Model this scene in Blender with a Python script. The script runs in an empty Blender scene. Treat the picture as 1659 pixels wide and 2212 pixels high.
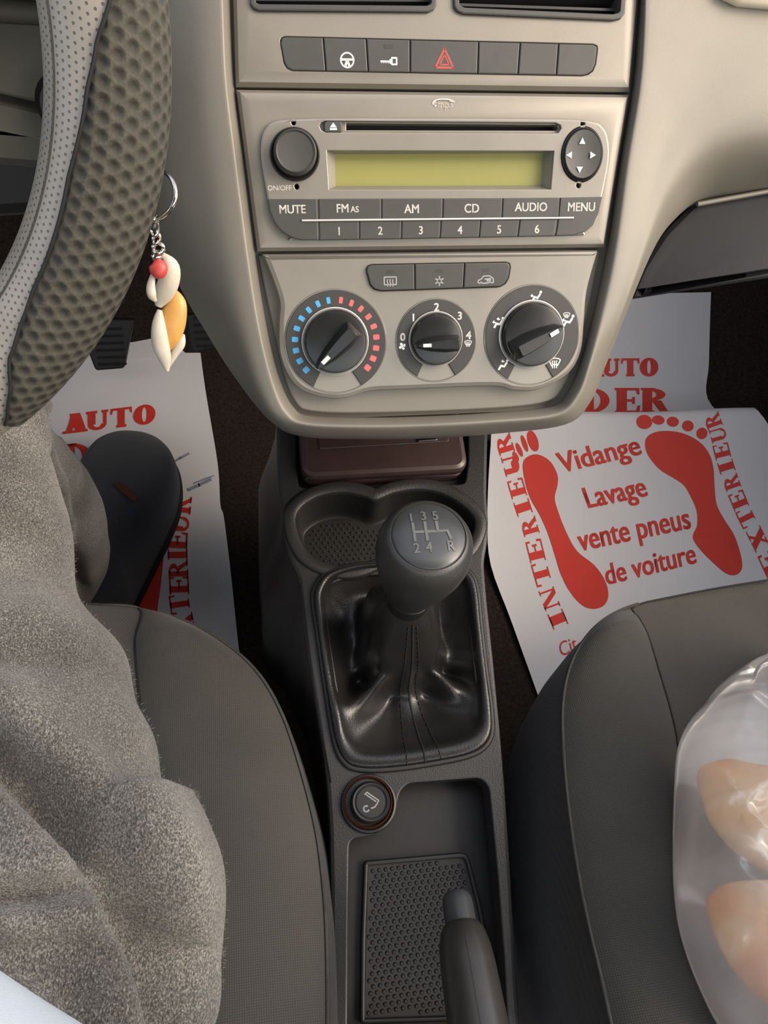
import bpy, bmesh, math, random
from mathutils import Vector, Matrix, noise
random.seed(7)
scn = bpy.context.scene
COL = scn.collection
PI = math.pi
# ------------------------------------------------------------------ camera
F, CX, CY = 1660.0, 829.5, 1106.0
CAM = Vector((-0.0895, 0.0, 0.78))
PITCH = math.radians(53)
XC = Vector((12270, 736, -1660)).normalized()
ZC = Vector((0, math.cos(PITCH), math.sin(PITCH)))
ZC = (ZC - XC * ZC.dot(XC)).normalized()
YC = ZC.cross(XC)
ROT = Matrix((XC, YC, ZC))            # camera vector -> world vector
cam_data = bpy.data.cameras.new('camera')
cam_data.sensor_fit = 'VERTICAL'
cam_data.sensor_height = 24.0
cam_data.lens = 24.0 * F / 2212.0
cam_data.clip_start = 0.01
camera = bpy.data.objects.new('camera', cam_data)
COL.objects.link(camera)
camera.matrix_world = Matrix.Translation(CAM) @ ROT.to_4x4()
scn.camera = camera
# ------------------------------------------------------------------ light
scn.view_settings.view_transform = 'Standard'
scn.view_settings.look = 'None'
scn.view_settings.gamma = 1.0
scn.view_settings.use_curve_mapping = False
scn.view_settings.exposure = 1.0
SKY = 0.3
world = bpy.data.worlds.new('sky')
scn.world = world
world.use_nodes = True
bg = world.node_tree.nodes['Background']
sky = world.node_tree.nodes.new('ShaderNodeTexSky')
sky.sky_type = 'NISHITA'
sky.sun_disc = False
sky.sun_elevation = math.radians(42)
sky.sun_rotation = math.radians(115)
sky.dust_density = 3.0
balance = world.node_tree.nodes.new('ShaderNodeMix')          # white balance of the daylight
balance.data_type = 'RGBA'; balance.blend_type = 'MULTIPLY'
balance.inputs['Factor'].default_value = 1.0
balance.inputs[7].default_value = (1.07, 1.0, 0.90, 1)
haze = world.node_tree.nodes.new('ShaderNodeHueSaturation')   # thin bright cloud: less blue
haze.inputs['Saturation'].default_value = 0.6
world.node_tree.links.new(sky.outputs['Color'], haze.inputs['Color'])
world.node_tree.links.new(haze.outputs['Color'], balance.inputs[6])
world.node_tree.links.new(balance.outputs[2], bg.inputs['Color'])
bg.inputs['Strength'].default_value = SKY
# ------------------------------------------------------------------ helpers
def ray(px, py):
    return ROT @ Vector(((px - CX) / F, (CY - py) / F, -1.0))
def at_depth(px, py, L):
    return CAM + ray(px, py) * L
def at_z(px, py, z):
    d = ray(px, py)
    return CAM + d * ((z - CAM.z) / d.z)
def pixel(p):
    q = ROT.transposed() @ (Vector(p) - CAM)
    return (CX + F * q.x / -q.z, CY - F * q.y / -q.z)

class Frame:
    def __init__(s, o, ex, ey):
        s.o = Vector(o); s.x = Vector(ex).normalized(); s.n = s.x.cross(Vector(ey)).normalized(); s.y = s.n.cross(s.x)
    def p(s, u, v, n=0.0):
        return s.o + s.x * u + s.y * v + s.n * n
    def hit(s, px, py, n=0.0):              # the (u, v) of a sight line on the plane at height n
        d = ray(px, py)
        t = (s.o + s.n * n - CAM).dot(s.n) / d.dot(s.n)
        q = CAM + d * t - s.o
        return (q.dot(s.x), q.dot(s.y))
    def hits(s, pts, n=0.0):
        return [s.hit(a, b, n) for a, b in pts]
    def scale(s, px, py, n=0.0):            # metres per pixel across, near that place
        a = s.hit(px - 5, py, n); b = s.hit(px + 5, py, n)
        return math.hypot(a[0] - b[0], a[1] - b[1]) / 10

def setp(o, label=None, cat=None, group=None, kind=None):
    if label: o['label'] = label
    if cat: o['category'] = cat
    if group: o['group'] = group
    if kind: o['kind'] = kind
    return o
def empty(name, loc, label, cat, group=None):
    o = bpy.data.objects.new(name, None)
    o.empty_display_size = 0.02
    COL.objects.link(o); o.location = loc
    return setp(o, label, cat, group)
def link(name, me, mat, parent=None, smooth=True, angle=40):
    if smooth and len(me.polygons):
        me.polygons.foreach_set('use_smooth', [True] * len(me.polygons))
        if angle is not None:
            bm = bmesh.new(); bm.from_mesh(me)
            lim = math.radians(angle)
            for e in bm.edges:
                if len(e.link_faces) == 2 and e.calc_face_angle(0) > lim: e.smooth = False
            bm.to_mesh(me); bm.free()
    if mat is not None and not me.materials: me.materials.append(mat)
    o = bpy.data.objects.new(name, me)
    COL.objects.link(o)
    if parent is not None:
        o.parent = parent
        loc = Vector((0, 0, 0)); q = parent
        while q is not None: loc += q.location; q = q.parent
        me.transform(Matrix.Translation(-loc))
    return o
def raw(name, verts, faces, mat, parent=None, smooth=True, angle=40, uvs=None, fix=True):
    me = bpy.data.meshes.new(name)
    me.from_pydata([tuple(v) for v in verts], [], faces)
    if uvs:
        lay = me.uv_layers.new(name='UVMap')
        for lp in me.loops: lay.data[lp.index].uv = uvs[lp.vertex_index]
    if fix:
        bm = bmesh.new(); bm.from_mesh(me); bmesh.ops.recalc_face_normals(bm, faces=bm.faces); bm.to_mesh(me); bm.free()
    me.update()
    return link(name, me, mat, parent, smooth, angle)

def ccw(p):
    a = sum(p[i][0] * p[(i + 1) % len(p)][1] - p[(i + 1) % len(p)][0] * p[i][1] for i in range(len(p)))
    return p if a > 0 else p[::-1]
def inset(p, d):                            # ccw polygon moved inwards by d
    n = len(p); out = []
    for i in range(n):
        a, b, c = p[i - 1], p[i], p[(i + 1) % n]
        e1 = Vector((b[0] - a[0], b[1] - a[1])); e2 = Vector((c[0] - b[0], c[1] - b[1]))
        if e1.length < 1e-9: e1 = e2
        if e2.length < 1e-9: e2 = e1
        e1.normalize(); e2.normalize()
        n1 = Vector((-e1.y, e1.x)); n2 = Vector((-e2.y, e2.x))
        m = (n1 + n2)
        if m.length < 1e-6: m = n1
        m.normalize(); k = max(0.35, m.dot(n1))
        out.append((b[0] + m.x * d / k, b[1] + m.y * d / k))
    return out
def rounded(pts, r, seg=5):
    pts = ccw(list(pts)); n = len(pts); out = []
    rr = r if isinstance(r, (list, tuple)) else [r] * n
    for i in range(n):
        a, b, c = Vector(pts[i - 1]), Vector(pts[i]), Vector(pts[(i + 1) % n])
        d1 = (a - b); d2 = (c - b)
        q = min(rr[i], d1.length * .48, d2.length * .48)
        if q <= 1e-7: out.append((b.x, b.y)); continue
        p1 = b + d1.normalized() * q; p2 = b + d2.normalized() * q
        for k in range(seg + 1):
            t = k / seg
            v = p1 * (1 - t) ** 2 + b * 2 * t * (1 - t) + p2 * t * t
            out.append((v.x, v.y))
    return out
def cat1(p0, p1, p2, p3, t):
    return 0.5 * ((2 * p1) + (p2 - p0) * t + (2 * p0 - 5 * p1 + 4 * p2 - p3) * t * t + (3 * p1 - p0 - 3 * p2 + p3) * t ** 3)
def spline(pts, n=6, closed=False):         # Catmull-Rom through points of any dimension
    m = len(pts); out = []
    rng = m if closed else m - 1
    for i in range(rng):
        q = [pts[(i + k) % m] if closed else pts[min(max(i + k, 0), m - 1)] for k in (-1, 0, 1, 2)]
        for k in range(n):
            out.append(tuple(cat1(q[0][j], q[1][j], q[2][j], q[3][j], k / n) for j in range(len(pts[0]))))
    if not closed: out.append(tuple(pts[-1]))
    return out
def circle(c, r, n=40, ry=None):
    ry = r if ry is None else ry
    return [(c[0] + r * math.cos(2 * PI * k / n), c[1] + ry * math.sin(2 * PI * k / n)) for k in range(n)]

def plate(name, fr, outer, n0, n1, mat, parent=None, holes=(), b=0.0006, bw=None, bottom=False, angle=18, hb=None):
    """A slab in a frame: outline, holes, bevelled edges; n0 = back, n1 = front."""
    bm = bmesh.new()
    outer = ccw(list(outer)); bw = b if bw is None else bw
    B, BW, HB = b, bw, (min(b, .0004) if hb is None else hb)
    tops = []
    def loop(pts, n): return [bm.verts.new(fr.p(u, v, n)) for u, v in pts]
    def band(a, c):
        k = len(a)
        for i in range(k): bm.faces.new((a[i], a[(i + 1) % k], c[(i + 1) % k], c[i]))
    def wall(pts, sgn):
        l0 = loop(pts, n0)
        b, bw = (B, BW) if sgn > 0 else (HB, HB)
        if b > 0:
            l1 = loop(pts, n1 - b); l2 = loop(inset(pts, sgn * bw * .3), n1 - b * .3); l3 = loop(inset(pts, sgn * bw), n1)
            band(l0, l1); band(l1, l2); band(l2, l3); return l0, l3
        l3 = loop(pts, n1); band(l0, l3); return l0, l3
    l0, l3 = wall(outer, 1); tops.append(l3); bots = [l0]
    for h in holes:
        h0, h3 = wall(ccw(list(h)), -1); tops.append(h3); bots.append(h0)
    def fill(loops):
        es = []
        for l in loops:
            for i in range(len(l)):
                e = bm.edges.get((l[i], l[(i + 1) % len(l)]))
                es.append(e)
        bmesh.ops.triangle_fill(bm, edges=es, use_beauty=True, use_dissolve=False, normal=fr.n)
    if holes: fill(tops)
    else: bm.faces.new(tops[0])
    if bottom:
        if holes: fill(bots)
        else: bm.faces.new(list(reversed(bots[0])))
    bmesh.ops.recalc_face_normals(bm, faces=bm.faces)
    me = bpy.data.meshes.new(name); bm.to_mesh(me); bm.free()
    o = link(name, me, mat, parent, True, angle)
    # the front must look along +n
    return o
def lathe(name, fr, c, prof, mat, parent=None, n=48, angle=35, close=True):
    """profile (radius, height) turned about the frame's normal through c=(u,v)."""
    vs, fs = [], []
    rings = []
    for r, h in prof:
        if r < 1e-7: rings.append([len(vs)]); vs.append(fr.p(c[0], c[1], h))
        else:
            rings.append(list(range(len(vs), len(vs) + n)))
            for k in range(n):
                a = 2 * PI * k / n
                vs.append(fr.p(c[0] + r * math.cos(a), c[1] + r * math.sin(a), h))
    for a, b in zip(rings, rings[1:]):
        for k in range(n):
            k2 = (k + 1) % n
            if len(a) == 1: fs.append((a[0], b[k2], b[k]))
            elif len(b) == 1: fs.append((a[k], a[k2], b[0]))
            else: fs.append((a[k], a[k2], b[k2], b[k]))
    return raw(name, vs, fs, mat, parent, angle=angle)
def grid(name, rows, mat, parent=None, closed_u=False, closed_v=False, angle=None, uv=False, fix=True, sub=0):
    """rows: list of rows of points, all the same length."""
    nr, nc = len(rows), len(rows[0]); vs = [p for r in rows for p in r]; fs = []
    for i in range(nr if closed_v else nr - 1):
        for j in range(nc if closed_u else nc - 1):
            i2, j2 = (i + 1) % nr, (j + 1) % nc
            fs.append((i * nc + j, i * nc + j2, i2 * nc + j2, i2 * nc + j))
    uvs = [(j / (nc - 1), i / (nr - 1)) for i in range(nr) for j in range(nc)] if uv else None
    return raw(name, vs, fs, mat, parent, angle=angle, uvs=uvs, fix=fix)
def tube(name, pts, r, mat, parent=None, n=10, closed=False, caps=True, angle=60):
    pts = [Vector(p) for p in pts]; m = len(pts); rows = []
    up = Vector((0.013, 0.021, 1))
    for i, p in enumerate(pts):
        a = pts[i - 1] if (i or closed) else p
        b = pts[(i + 1) % m] if (i < m - 1 or closed) else p
        t = (b - a).normalized()
        sx = t.cross(up)
        if sx.length < 1e-3: sx = t.cross(Vector((1, 0, 0)))
        sx.normalize(); sy = sx.cross(t)
        rr = r[i] if isinstance(r, (list, tuple)) else r
        rows.append([p + sx * rr * math.cos(2 * PI * k / n) + sy * rr * math.sin(2 * PI * k / n) for k in range(n)])
    vs = [p for q in rows for p in q]; fs = []
    for i in range(m if closed else m - 1):
        i2 = (i + 1) % m
        for k in range(n):
            k2 = (k + 1) % n
            fs.append((i * n + k, i * n + k2, i2 * n + k2, i2 * n + k))
    if caps and not closed:
        fs.append(tuple(range(n))); fs.append(tuple(reversed(range((m - 1) * n, m * n))))
    return raw(name, vs, fs, mat, parent, angle=angle)
def box(name, lo, hi, mat, parent=None, bev=0.004):
    bm = bmesh.new(); bmesh.ops.create_cube(bm, size=1)
    for v in bm.verts: v.co = Vector([lo[k] + (v.co[k] + .5) * (hi[k] - lo[k]) for k in range(3)])
    if bev: bmesh.ops.bevel(bm, geom=list(bm.edges), offset=bev, segments=2, affect='EDGES', profile=.5)
    me = bpy.data.meshes.new(name); bm.to_mesh(me); bm.free()
    return link(name, me, mat, parent, True, 50)

# flat drawings -----------------------------------------------------------
_txt = {}
def text2d(s, bold=0.0):
    """outline of a word as triangles: baseline at y=0, capitals 1 high, starting at x=0"""
    key = (s, bold)
    if key in _txt: return _txt[key]
    cu = bpy.data.curves.new('word', 'FONT'); cu.body = s; cu.size = 1.0; cu.resolution_u = 4
    ob = bpy.data.objects.new('word', cu); COL.objects.link(ob)
    bpy.context.view_layer.update()
    me = bpy.data.meshes.new_from_object(ob)
    vs = [(v.co.x, v.co.y) for v in me.vertices]; fs = [tuple(p.vertices) for p in me.polygons]
    bpy.data.objects.remove(ob); bpy.data.curves.remove(cu); bpy.data.meshes.remove(me)
    x0 = min(v[0] for v in vs); H = 0.694
    vs = [((x - x0) / H, y / H) for x, y in vs]
    if bold:
        base, bf = vs, fs; vs, fs = [], []
        for dx, dy in ((-1, -.5), (-1, .5), (1, -.5), (1, .5), (0, 0)):
            k = len(vs); vs = vs + [(x + dx * bold, y + dy * bold) for x, y in base]; fs = fs + [tuple(i + k for i in f) for f in bf]
    _txt[key] = (vs, fs)
    return _txt[key]
def polys2d(polys):
    vs, fs = [], []
    for p in polys:
        fs.append(tuple(range(len(vs), len(vs) + len(p)))); vs += list(p)
    return vs, fs
def stroke(pts, w, closed=False):
    """a polyline of width w as quads with round-ish joins"""
    out = []
    n = len(pts)
    for i in range(n if closed else n - 1):
        a = Vector(pts[i]); b = Vector(pts[(i + 1) % n]); d = (b - a)
        if d.length < 1e-9: continue
        d.normalize(); m = Vector((-d.y, d.x)) * w / 2; e = d * w * .25
        a2, b2 = a - e, b + e
        out.append([tuple(a2 - m), tuple(b2 - m), tuple(b2 + m), tuple(a2 + m)])
    return out
def draw(name, fr, c, drawing, h, n, mat, parent, rot=0.0, sx=1.0, center=True, dx=0.0, dy=0.0, thick=0.00012):
    """put a flat drawing (verts, faces), h metres high per unit, on a frame's plane round c"""
    vs, fs = drawing
    x0 = min(v[0] for v in vs); x1 = max(v[0] for v in vs); y0 = min(v[1] for v in vs); y1 = max(v[1] for v in vs)
    mx, my = ((x0 + x1) / 2, (y0 + y1) / 2) if center else (0, 0)
    ca, sa = math.cos(rot), math.sin(rot); out = []
    for x, y in vs:
        x = (x - mx) * h * sx; y = (y - my) * h
        out.append(fr.p(c[0] + dx + x * ca - y * sa, c[1] + dy + x * sa + y * ca, n + thick))
    return raw(name, out, fs, mat, parent, smooth=False)

# ------------------------------------------------------------------ materials
def srgb(r, g, b):
    f = lambda c: (c / 255 / 12.92) if c <= 10 else (((c / 255) + .055) / 1.055) ** 2.4
    return (f(r), f(g), f(b), 1)
ALB = 0.74
def alb(r, g, b):
    c = srgb(r, g, b); return (c[0] * ALB, c[1] * ALB, c[2] * ALB, 1)
class NB:
    def __init__(s, name):
        s.m = bpy.data.materials.new(name); s.m.use_nodes = True
        s.t = s.m.node_tree; s.b = s.t.nodes['Principled BSDF']; s.out = s.t.nodes['Material Output']
    def n(s, typ, **k):
        d = s.t.nodes.new(typ)
        for a, v in k.items():
            if a.startswith('i_'): d.inputs[a[2:].replace('_', ' ')].default_value = v
            else: setattr(d, a, v)
        return d
    def l(s, a, b): s.t.links.new(a, b)
    def coord(s, out='Object', scale=(1, 1, 1)):
        tc = s.n('ShaderNodeTexCoord'); mp = s.n('ShaderNodeMapping'); mp.inputs['Scale'].default_value = scale
        s.l(tc.outputs[out], mp.inputs['Vector']); return mp.outputs['Vector']
    def noise(s, vec, scale, detail=3, rough=.5):
        d = s.n('ShaderNodeTexNoise'); d.inputs['Scale'].default_value = scale; d.inputs['Detail'].default_value = detail
        d.inputs['Roughness'].default_value = rough; s.l(vec, d.inputs['Vector']); return d.outputs['Fac']
    def ramp(s, fac, stops):
        d = s.n('ShaderNodeValToRGB'); e = d.color_ramp.elements
        while len(e) < len(stops): e.new(.5)
        for k, (p, c) in enumerate(stops): e[k].position = p; e[k].color = c
        s.l(fac, d.inputs['Fac']); return d.outputs['Color']
    def math(s, op, a, b=None, c=None):
        d = s.n('ShaderNodeMath', operation=op)
        for k, v in enumerate((a, b, c)):
            if v is None: continue
            if isinstance(v, (int, float)): d.inputs[k].default_value = v
            else: s.l(v, d.inputs[k])
        return d.outputs[0]
    def bump(s, h, strength=.3, dist=.001, prev=None):
        d = s.n('ShaderNodeBump'); d.inputs['Strength'].default_value = strength; d.inputs['Distance'].default_value = dist
        s.l(h, d.inputs['Height'])
        if prev is not None: s.l(prev, d.inputs['Normal'])
        return d.outputs['Normal']
def scale_c(c, k): return (min(c[0] * k, 1), min(c[1] * k, 1), min(c[2] * k, 1), 1)
def plain(name, col, rough=.5, metal=0.0, var=.12, vscale=60, grain=.15, gscale=2500, gdist=.0002, spec=.5, coat=0.0):
    m = NB(name); v = m.coord()
    f = m.noise(v, vscale, 4)
    m.l(m.ramp(f, [(.25, scale_c(col, 1 - var)), (.75, scale_c(col, 1 + var))]), m.b.inputs['Base Color'])
    m.b.inputs['Roughness'].default_value = rough; m.b.inputs['Metallic'].default_value = metal
    m.b.inputs['Specular IOR Level'].default_value = spec; m.b.inputs['Coat Weight'].default_value = coat
    if grain: m.l(m.bump(m.noise(v, gscale, 2), grain, gdist), m.b.inputs['Normal'])
    return m.m
def emboss_pebble(name, col, rough, scale=1400, strength=.35, dist=.0003, var=.15):
    m = NB(name); v = m.coord()
    vo = m.n('ShaderNodeTexVoronoi'); vo.inputs['Scale'].default_value = scale; m.l(v, vo.inputs['Vector'])
    m.l(m.ramp(m.noise(v, 30, 4), [(.3, scale_c(col, 1 - var)), (.7, scale_c(col, 1 + var))]), m.b.inputs['Base Color'])
    m.b.inputs['Roughness'].default_value = rough
    m.l(m.bump(vo.outputs['Distance'], strength, dist), m.b.inputs['Normal'])
    return m.m
def weave(name, col, scale=700, rough=.85, sheen=.3, twill=False, contrast=.35, dist=.0004):
    m = NB(name); v = m.coord()
    w1 = m.n('ShaderNodeTexWave', wave_type='BANDS', bands_direction='X'); w1.inputs['Scale'].default_value = scale; w1.inputs['Distortion'].default_value = .6
    w2 = m.n('ShaderNodeTexWave', wave_type='BANDS', bands_direction='DIAGONAL' if twill else 'Y'); w2.inputs['Scale'].default_value = scale * (.8 if twill else 1); w2.inputs['Distortion'].default_value = .6
    for w in (w1, w2): m.l(v, w.inputs['Vector']); w.inputs['Detail'].default_value = 1
    h = m.math('MULTIPLY', w2.outputs['Fac'], 1.0) if twill else m.math('MULTIPLY', w1.outputs['Fac'], w2.outputs['Fac'])
    soft = m.noise(v, 14, 4)
    mix = m.math('ADD', m.math('MULTIPLY', h, .55), m.math('MULTIPLY', soft, .6))
    m.l(m.ramp(mix, [(.15, scale_c(col, 1 - contrast)), (.85, scale_c(col, 1 + contrast))]), m.b.inputs['Base Color'])
    m.b.inputs['Roughness'].default_value = rough; m.b.inputs['Sheen Weight'].default_value = sheen; m.b.inputs['Sheen Roughness'].default_value = .5
    m.b.inputs['Specular IOR Level'].default_value = .25
    m.l(m.bump(h, .5, dist), m.b.inputs['Normal'])
    return m.m
M = {}
M['silver'] = plain('silver_plastic', alb(146, 140, 129), .42, .35, .05, 40, .22, 3500, .00015)
M['silver2'] = plain('silver_plastic_face', alb(154, 149, 139), .36, .35, .05, 55, .22, 3500, .00015)
M['grey_soft'] = plain('grey_moulded_plastic', alb(132, 127, 116), .5, .15, .05, 30, .3, 2600, .0002)
M['charcoal'] = plain('charcoal_button_plastic', alb(66, 66, 62), .5, 0, .1, 80, .25, 3000, .00015)
M['dark_ring'] = plain('dark_dial_plastic', alb(58, 56, 52), .48, 0, .1, 70, .25, 3000, .00015)
M['black_gloss'] = plain('black_knob_plastic', alb(34, 35, 34), .28, 0, .15, 150, .12, 2500, .00015)
M['black'] = plain('black_plastic', alb(33, 33, 33), .5, 0, .12, 60, .3, 2500, .0002)
M['console'] = emboss_pebble('console_plastic', alb(44, 43, 42), .42, 1100, .35, .0003)
M['console2'] = plain('console_smooth_plastic', alb(35, 34, 33), .42, 0, .15, 40, .3, 2000, .0002)
M['void'] = plain('black_recess', srgb(10, 10, 10), .8, 0, .1, 50, 0)
M['grip'] = plain('handbrake_plastic', alb(56, 54, 51), .3, 0, .1, 60, .15, 2500, .0002)
M['glove'] = plain('glove_box_plastic', alb(40, 40, 44), .72, 0, .1, 40, .4, 2000, .0003, .3)
M['white_print'] = plain('white_print', srgb(232, 230, 224), .6, 0, .03, 50, 0)
M['pale_print'] = plain('pale_print', srgb(205, 198, 186), .6, 0, .03, 50, 0)
M['grey_print'] = plain('grey_print', alb(170, 172, 170), .6, 0, .03, 50, 0)
M['red_print'] = plain('red_print', alb(178, 76, 66), .6, 0, .03, 50, 0)
M['red_mark'] = plain('red_mark', srgb(226, 92, 92), .5, 0, .06, 300, 0)
M['blue_mark'] = plain('blue_mark', srgb(64, 150, 196), .5, 0, .06, 300, 0)
M['lcd'] = plain('olive_display', srgb(134, 132, 78), .3, 0, .05, 20, 0)
M['chrome'] = plain('bright_metal', srgb(215, 208, 200), .18, 1, .04, 90, 0)
M['line_metal'] = plain('silver_line', srgb(200, 198, 192), .35, .5, .03, 90, 0)
M['carpet'] = plain('dark_carpet', alb(66, 57, 51), .95, 0, .5, 260, .9, 900, .003, .1)
M['leather'] = emboss_pebble('black_boot_leather', alb(37, 36, 35), .3, 900, .25, .0003)
M['knob'] = emboss_pebble('grey_black_knob_skin', alb(60, 60, 58), .36, 1500, .4, .0002)
M['badge'] = plain('knob_badge', alb(66, 68, 70), .3, 0, .1, 60, .15, 2500, .0001)
M['lit_emboss'] = plain('lit_emboss_mark', alb(112, 112, 110), .35, .1, .1, 60, 0)  # light on the relief put into a paler colour than the badge
M['stitch'] = plain('dark_thread', alb(22, 22, 22), .8, 0, .2, 300, 0)
M['seat_b'] = weave('seat_bolster_knit', alb(74, 72, 67), 230, .85, .25)
M['seat_c'] = weave('seat_twill', alb(74, 71, 66), 290, .8, .25, True, .25)
M['seat_s'] = weave('seat_side_cloth', alb(50, 47, 44), 230, .9, .15)
M['piping'] = plain('seat_piping', alb(70, 68, 63), .8, 0, .15, 200, .4, 3000)
M['paper'] = plain('white_mat_paper', srgb(232, 231, 233), .6, 0, .02, 8, .1, 300, .0004, .3)
M['ink'] = plain('red_ink', srgb(224, 62, 48), .55, 0, .06, 12, 0)
M['wallet'] = plain('maroon_brown_leather', alb(64, 48, 46), .36, 0, .2, 40, .3, 1400, .0002)
M['wallet2'] = plain('maroon_zip', alb(46, 32, 32), .6, 0, .2, 80, .4, 2500, .0002)
M['copper'] = plain('copper_ring', alb(120, 72, 52), .35, .5, .15, 80, 0)
M['red_charm'] = plain('red_charm', srgb(176, 62, 58), .4, 0, .1, 200, 0)
M['white_charm'] = plain('white_charm', srgb(188, 180, 164), .5, 0, .1, 120, .3, 600, .0004)
M['orange_charm'] = plain('amber_charm', srgb(196, 144, 74), .4, 0, .2, 120, .2, 600, .0004)
M['shoe'] = weave('navy_felt', alb(38, 44, 56), 600, .95, .3, False, .3)
M['sole'] = plain('navy_black_sole', alb(20, 22, 27), .8, 0, .2, 100, .3, 900)
M['shoe_tag'] = plain('brown_tag', alb(96, 54, 40), .7, 0, .1, 100, 0)
M['shirt'] = weave('pale_blue_shirt', srgb(190, 198, 208), 900, .9, .2)
M['roof'] = plain('headliner', srgb(190, 186, 178), .95, 0, .05, 10, .2, 900)
M['door'] = plain('door_trim', srgb(110, 106, 100), .7, 0, .05, 10, .2, 900)
M['olive'] = plain('grey_olive_panel', alb(104, 102, 92), .55, 0, .06, 20, .3, 2400, .0002)
M['sunlit_pad'] = plain('sunlit_dash_pad', srgb(222, 212, 190), .6, 0, .04, 20, .2, 900)  # sunlight on the upper dash put into its colour
def heather():
    m = NB('grey_heather_fleece'); v = m.coord(scale=(1, 1, 1))
    st = m.coord(scale=(1, .6, .8))
    f1 = m.noise(st, 1650, 6, .75); f2 = m.noise(v, 18, 3)
    mix = m.math('ADD', m.math('MULTIPLY', f1, .8), m.math('MULTIPLY', f2, .2))
    m.l(m.ramp(mix, [(.37, srgb(36, 34, 31)), (.5, srgb(86, 83, 78)), (.63, srgb(154, 149, 141))]), m.b.inputs['Base Color'])
    m.b.inputs['Roughness'].default_value = .95; m.b.inputs['Sheen Weight'].default_value = .2; m.b.inputs['Specular IOR Level'].default_value = .1
    n = m.bump(f1, .6, .0008)
    m.l(m.bump(f2, .3, .004, n), m.b.inputs['Normal'])
    return m.m
M['heather'] = heather()
def dotted(name, col, dark, nu, nv, r, rough=.45, soft=False, dist=.0008, conv=-1):
    """staggered dots laid out on the UVs of the wheel cover"""
    m = NB(name)
    tc = m.n('ShaderNodeTexCoord'); sp = m.n('ShaderNodeSeparateXYZ'); m.l(tc.outputs['UV'], sp.inputs[0])
    u = m.math('MULTIPLY', sp.outputs[0], nu); w = m.math('MULTIPLY', sp.outputs[1], nv)
    row = m.math('FLOOR', w); odd = m.math('MODULO', row, 2.0)
    u2 = m.math('ADD', u, m.math('MULTIPLY', odd, .5))
    du = m.math('SUBTRACT', m.math('FRACT', u2), .5); dv = m.math('MULTIPLY', m.math('SUBTRACT', m.math('FRACT', w), .5), .87)
    d = m.math('SQRT', m.math('ADD', m.math('MULTIPLY', du, du), m.math('MULTIPLY', dv, dv)))
    mr = m.n('ShaderNodeMapRange', interpolation_type='SMOOTHSTEP'); m.l(d, mr.inputs['Value'])
    mr.inputs['From Min'].default_value = r * (.1 if soft else .75); mr.inputs['From Max'].default_value = r * (1.0 if soft else 1.15)
    k = mr.outputs[0]                                             # 0 in the dot, 1 outside
    vv = m.coord(); f = m.noise(vv, 900 if soft else 40, 3)
    base = m.ramp(f, [(.3, scale_c(col, .75 if soft else .93)), (.7, scale_c(col, 1.3 if soft else 1.06))])
    mx = m.n('ShaderNodeMix', data_type='RGBA'); m.l(k, mx.inputs['Factor']); mx.inputs[6].default_value = dark; m.l(base, mx.inputs[7])
    m.l(mx.outputs[2], m.b.inputs['Base Color'])
    m.b.inputs['Roughness'].default_value = rough
    nn = m.bump(f, .4 if soft else .1, .0004)
    m.l(m.bump(k, .9, dist, nn), m.b.inputs['Normal'])
    return m.m
def bag_plastic():
    m = NB('thin_clear_plastic'); v = m.coord()
    f = m.noise(v, 14, 2, .5)
    tr = m.n('ShaderNodeBsdfTransparent'); gl = m.n('ShaderNodeBsdfGlossy'); gl.inputs['Roughness'].default_value = .16
    tl = m.n('ShaderNodeBsdfTranslucent'); tl.inputs['Color'].default_value = (.97, .98, 1, 1)
    df = m.n('ShaderNodeBsdfDiffuse'); df.inputs['Color'].default_value = (.95, .96, .98, 1)
    m1 = m.n('ShaderNodeMixShader'); m1.inputs[0].default_value = .7; m.l(tl.outputs[0], m1.inputs[1]); m.l(df.outputs[0], m1.inputs[2])
    m2 = m.n('ShaderNodeMixShader'); m.l(m.ramp(f, [(.3, (.26, .26, .26, 1)), (.7, (.56, .56, .56, 1))]), m2.inputs[0]); m.l(tr.outputs[0], m2.inputs[1]); m.l(m1.outputs[0], m2.inputs[2])
    fr = m.n('ShaderNodeFresnel'); fr.inputs['IOR'].default_value = 1.35
    m3 = m.n('ShaderNodeMixShader'); m.l(m.math('ADD', m.math('MULTIPLY', fr.outputs[0], .9), .09), m3.inputs[0]); m.l(m2.outputs[0], m3.inputs[1]); m.l(gl.outputs[0], m3.inputs[2])
    rd = m.n('ShaderNodeTexNoise', noise_type='RIDGED_MULTIFRACTAL'); rd.inputs['Scale'].default_value = 16; rd.inputs['Detail'].default_value = 3; m.l(v, rd.inputs['Vector'])
    nb = m.bump(rd.outputs['Fac'], .55, .006)
    for d in (gl, fr, df): m.l(nb, d.inputs['Normal'])
    m.l(m3.outputs[0], m.out.inputs['Surface'])
    return m.m
M['bag'] = bag_plastic()
def bread_mat():
    m = NB('bread_crust'); v = m.coord()
    f = m.noise(v, 11, 3)
    m.l(m.ramp(f, [(.32, srgb(206, 118, 44)), (.46, srgb(238, 178, 100)), (.6, srgb(248, 230, 200))]), m.b.inputs['Base Color'])
    m.b.inputs['Roughness'].default_value = .75
    m.l(m.bump(m.noise(v, 160, 5), .5, .002), m.b.inputs['Normal'])
    return m.m
M['bread'] = bread_mat()

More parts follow.
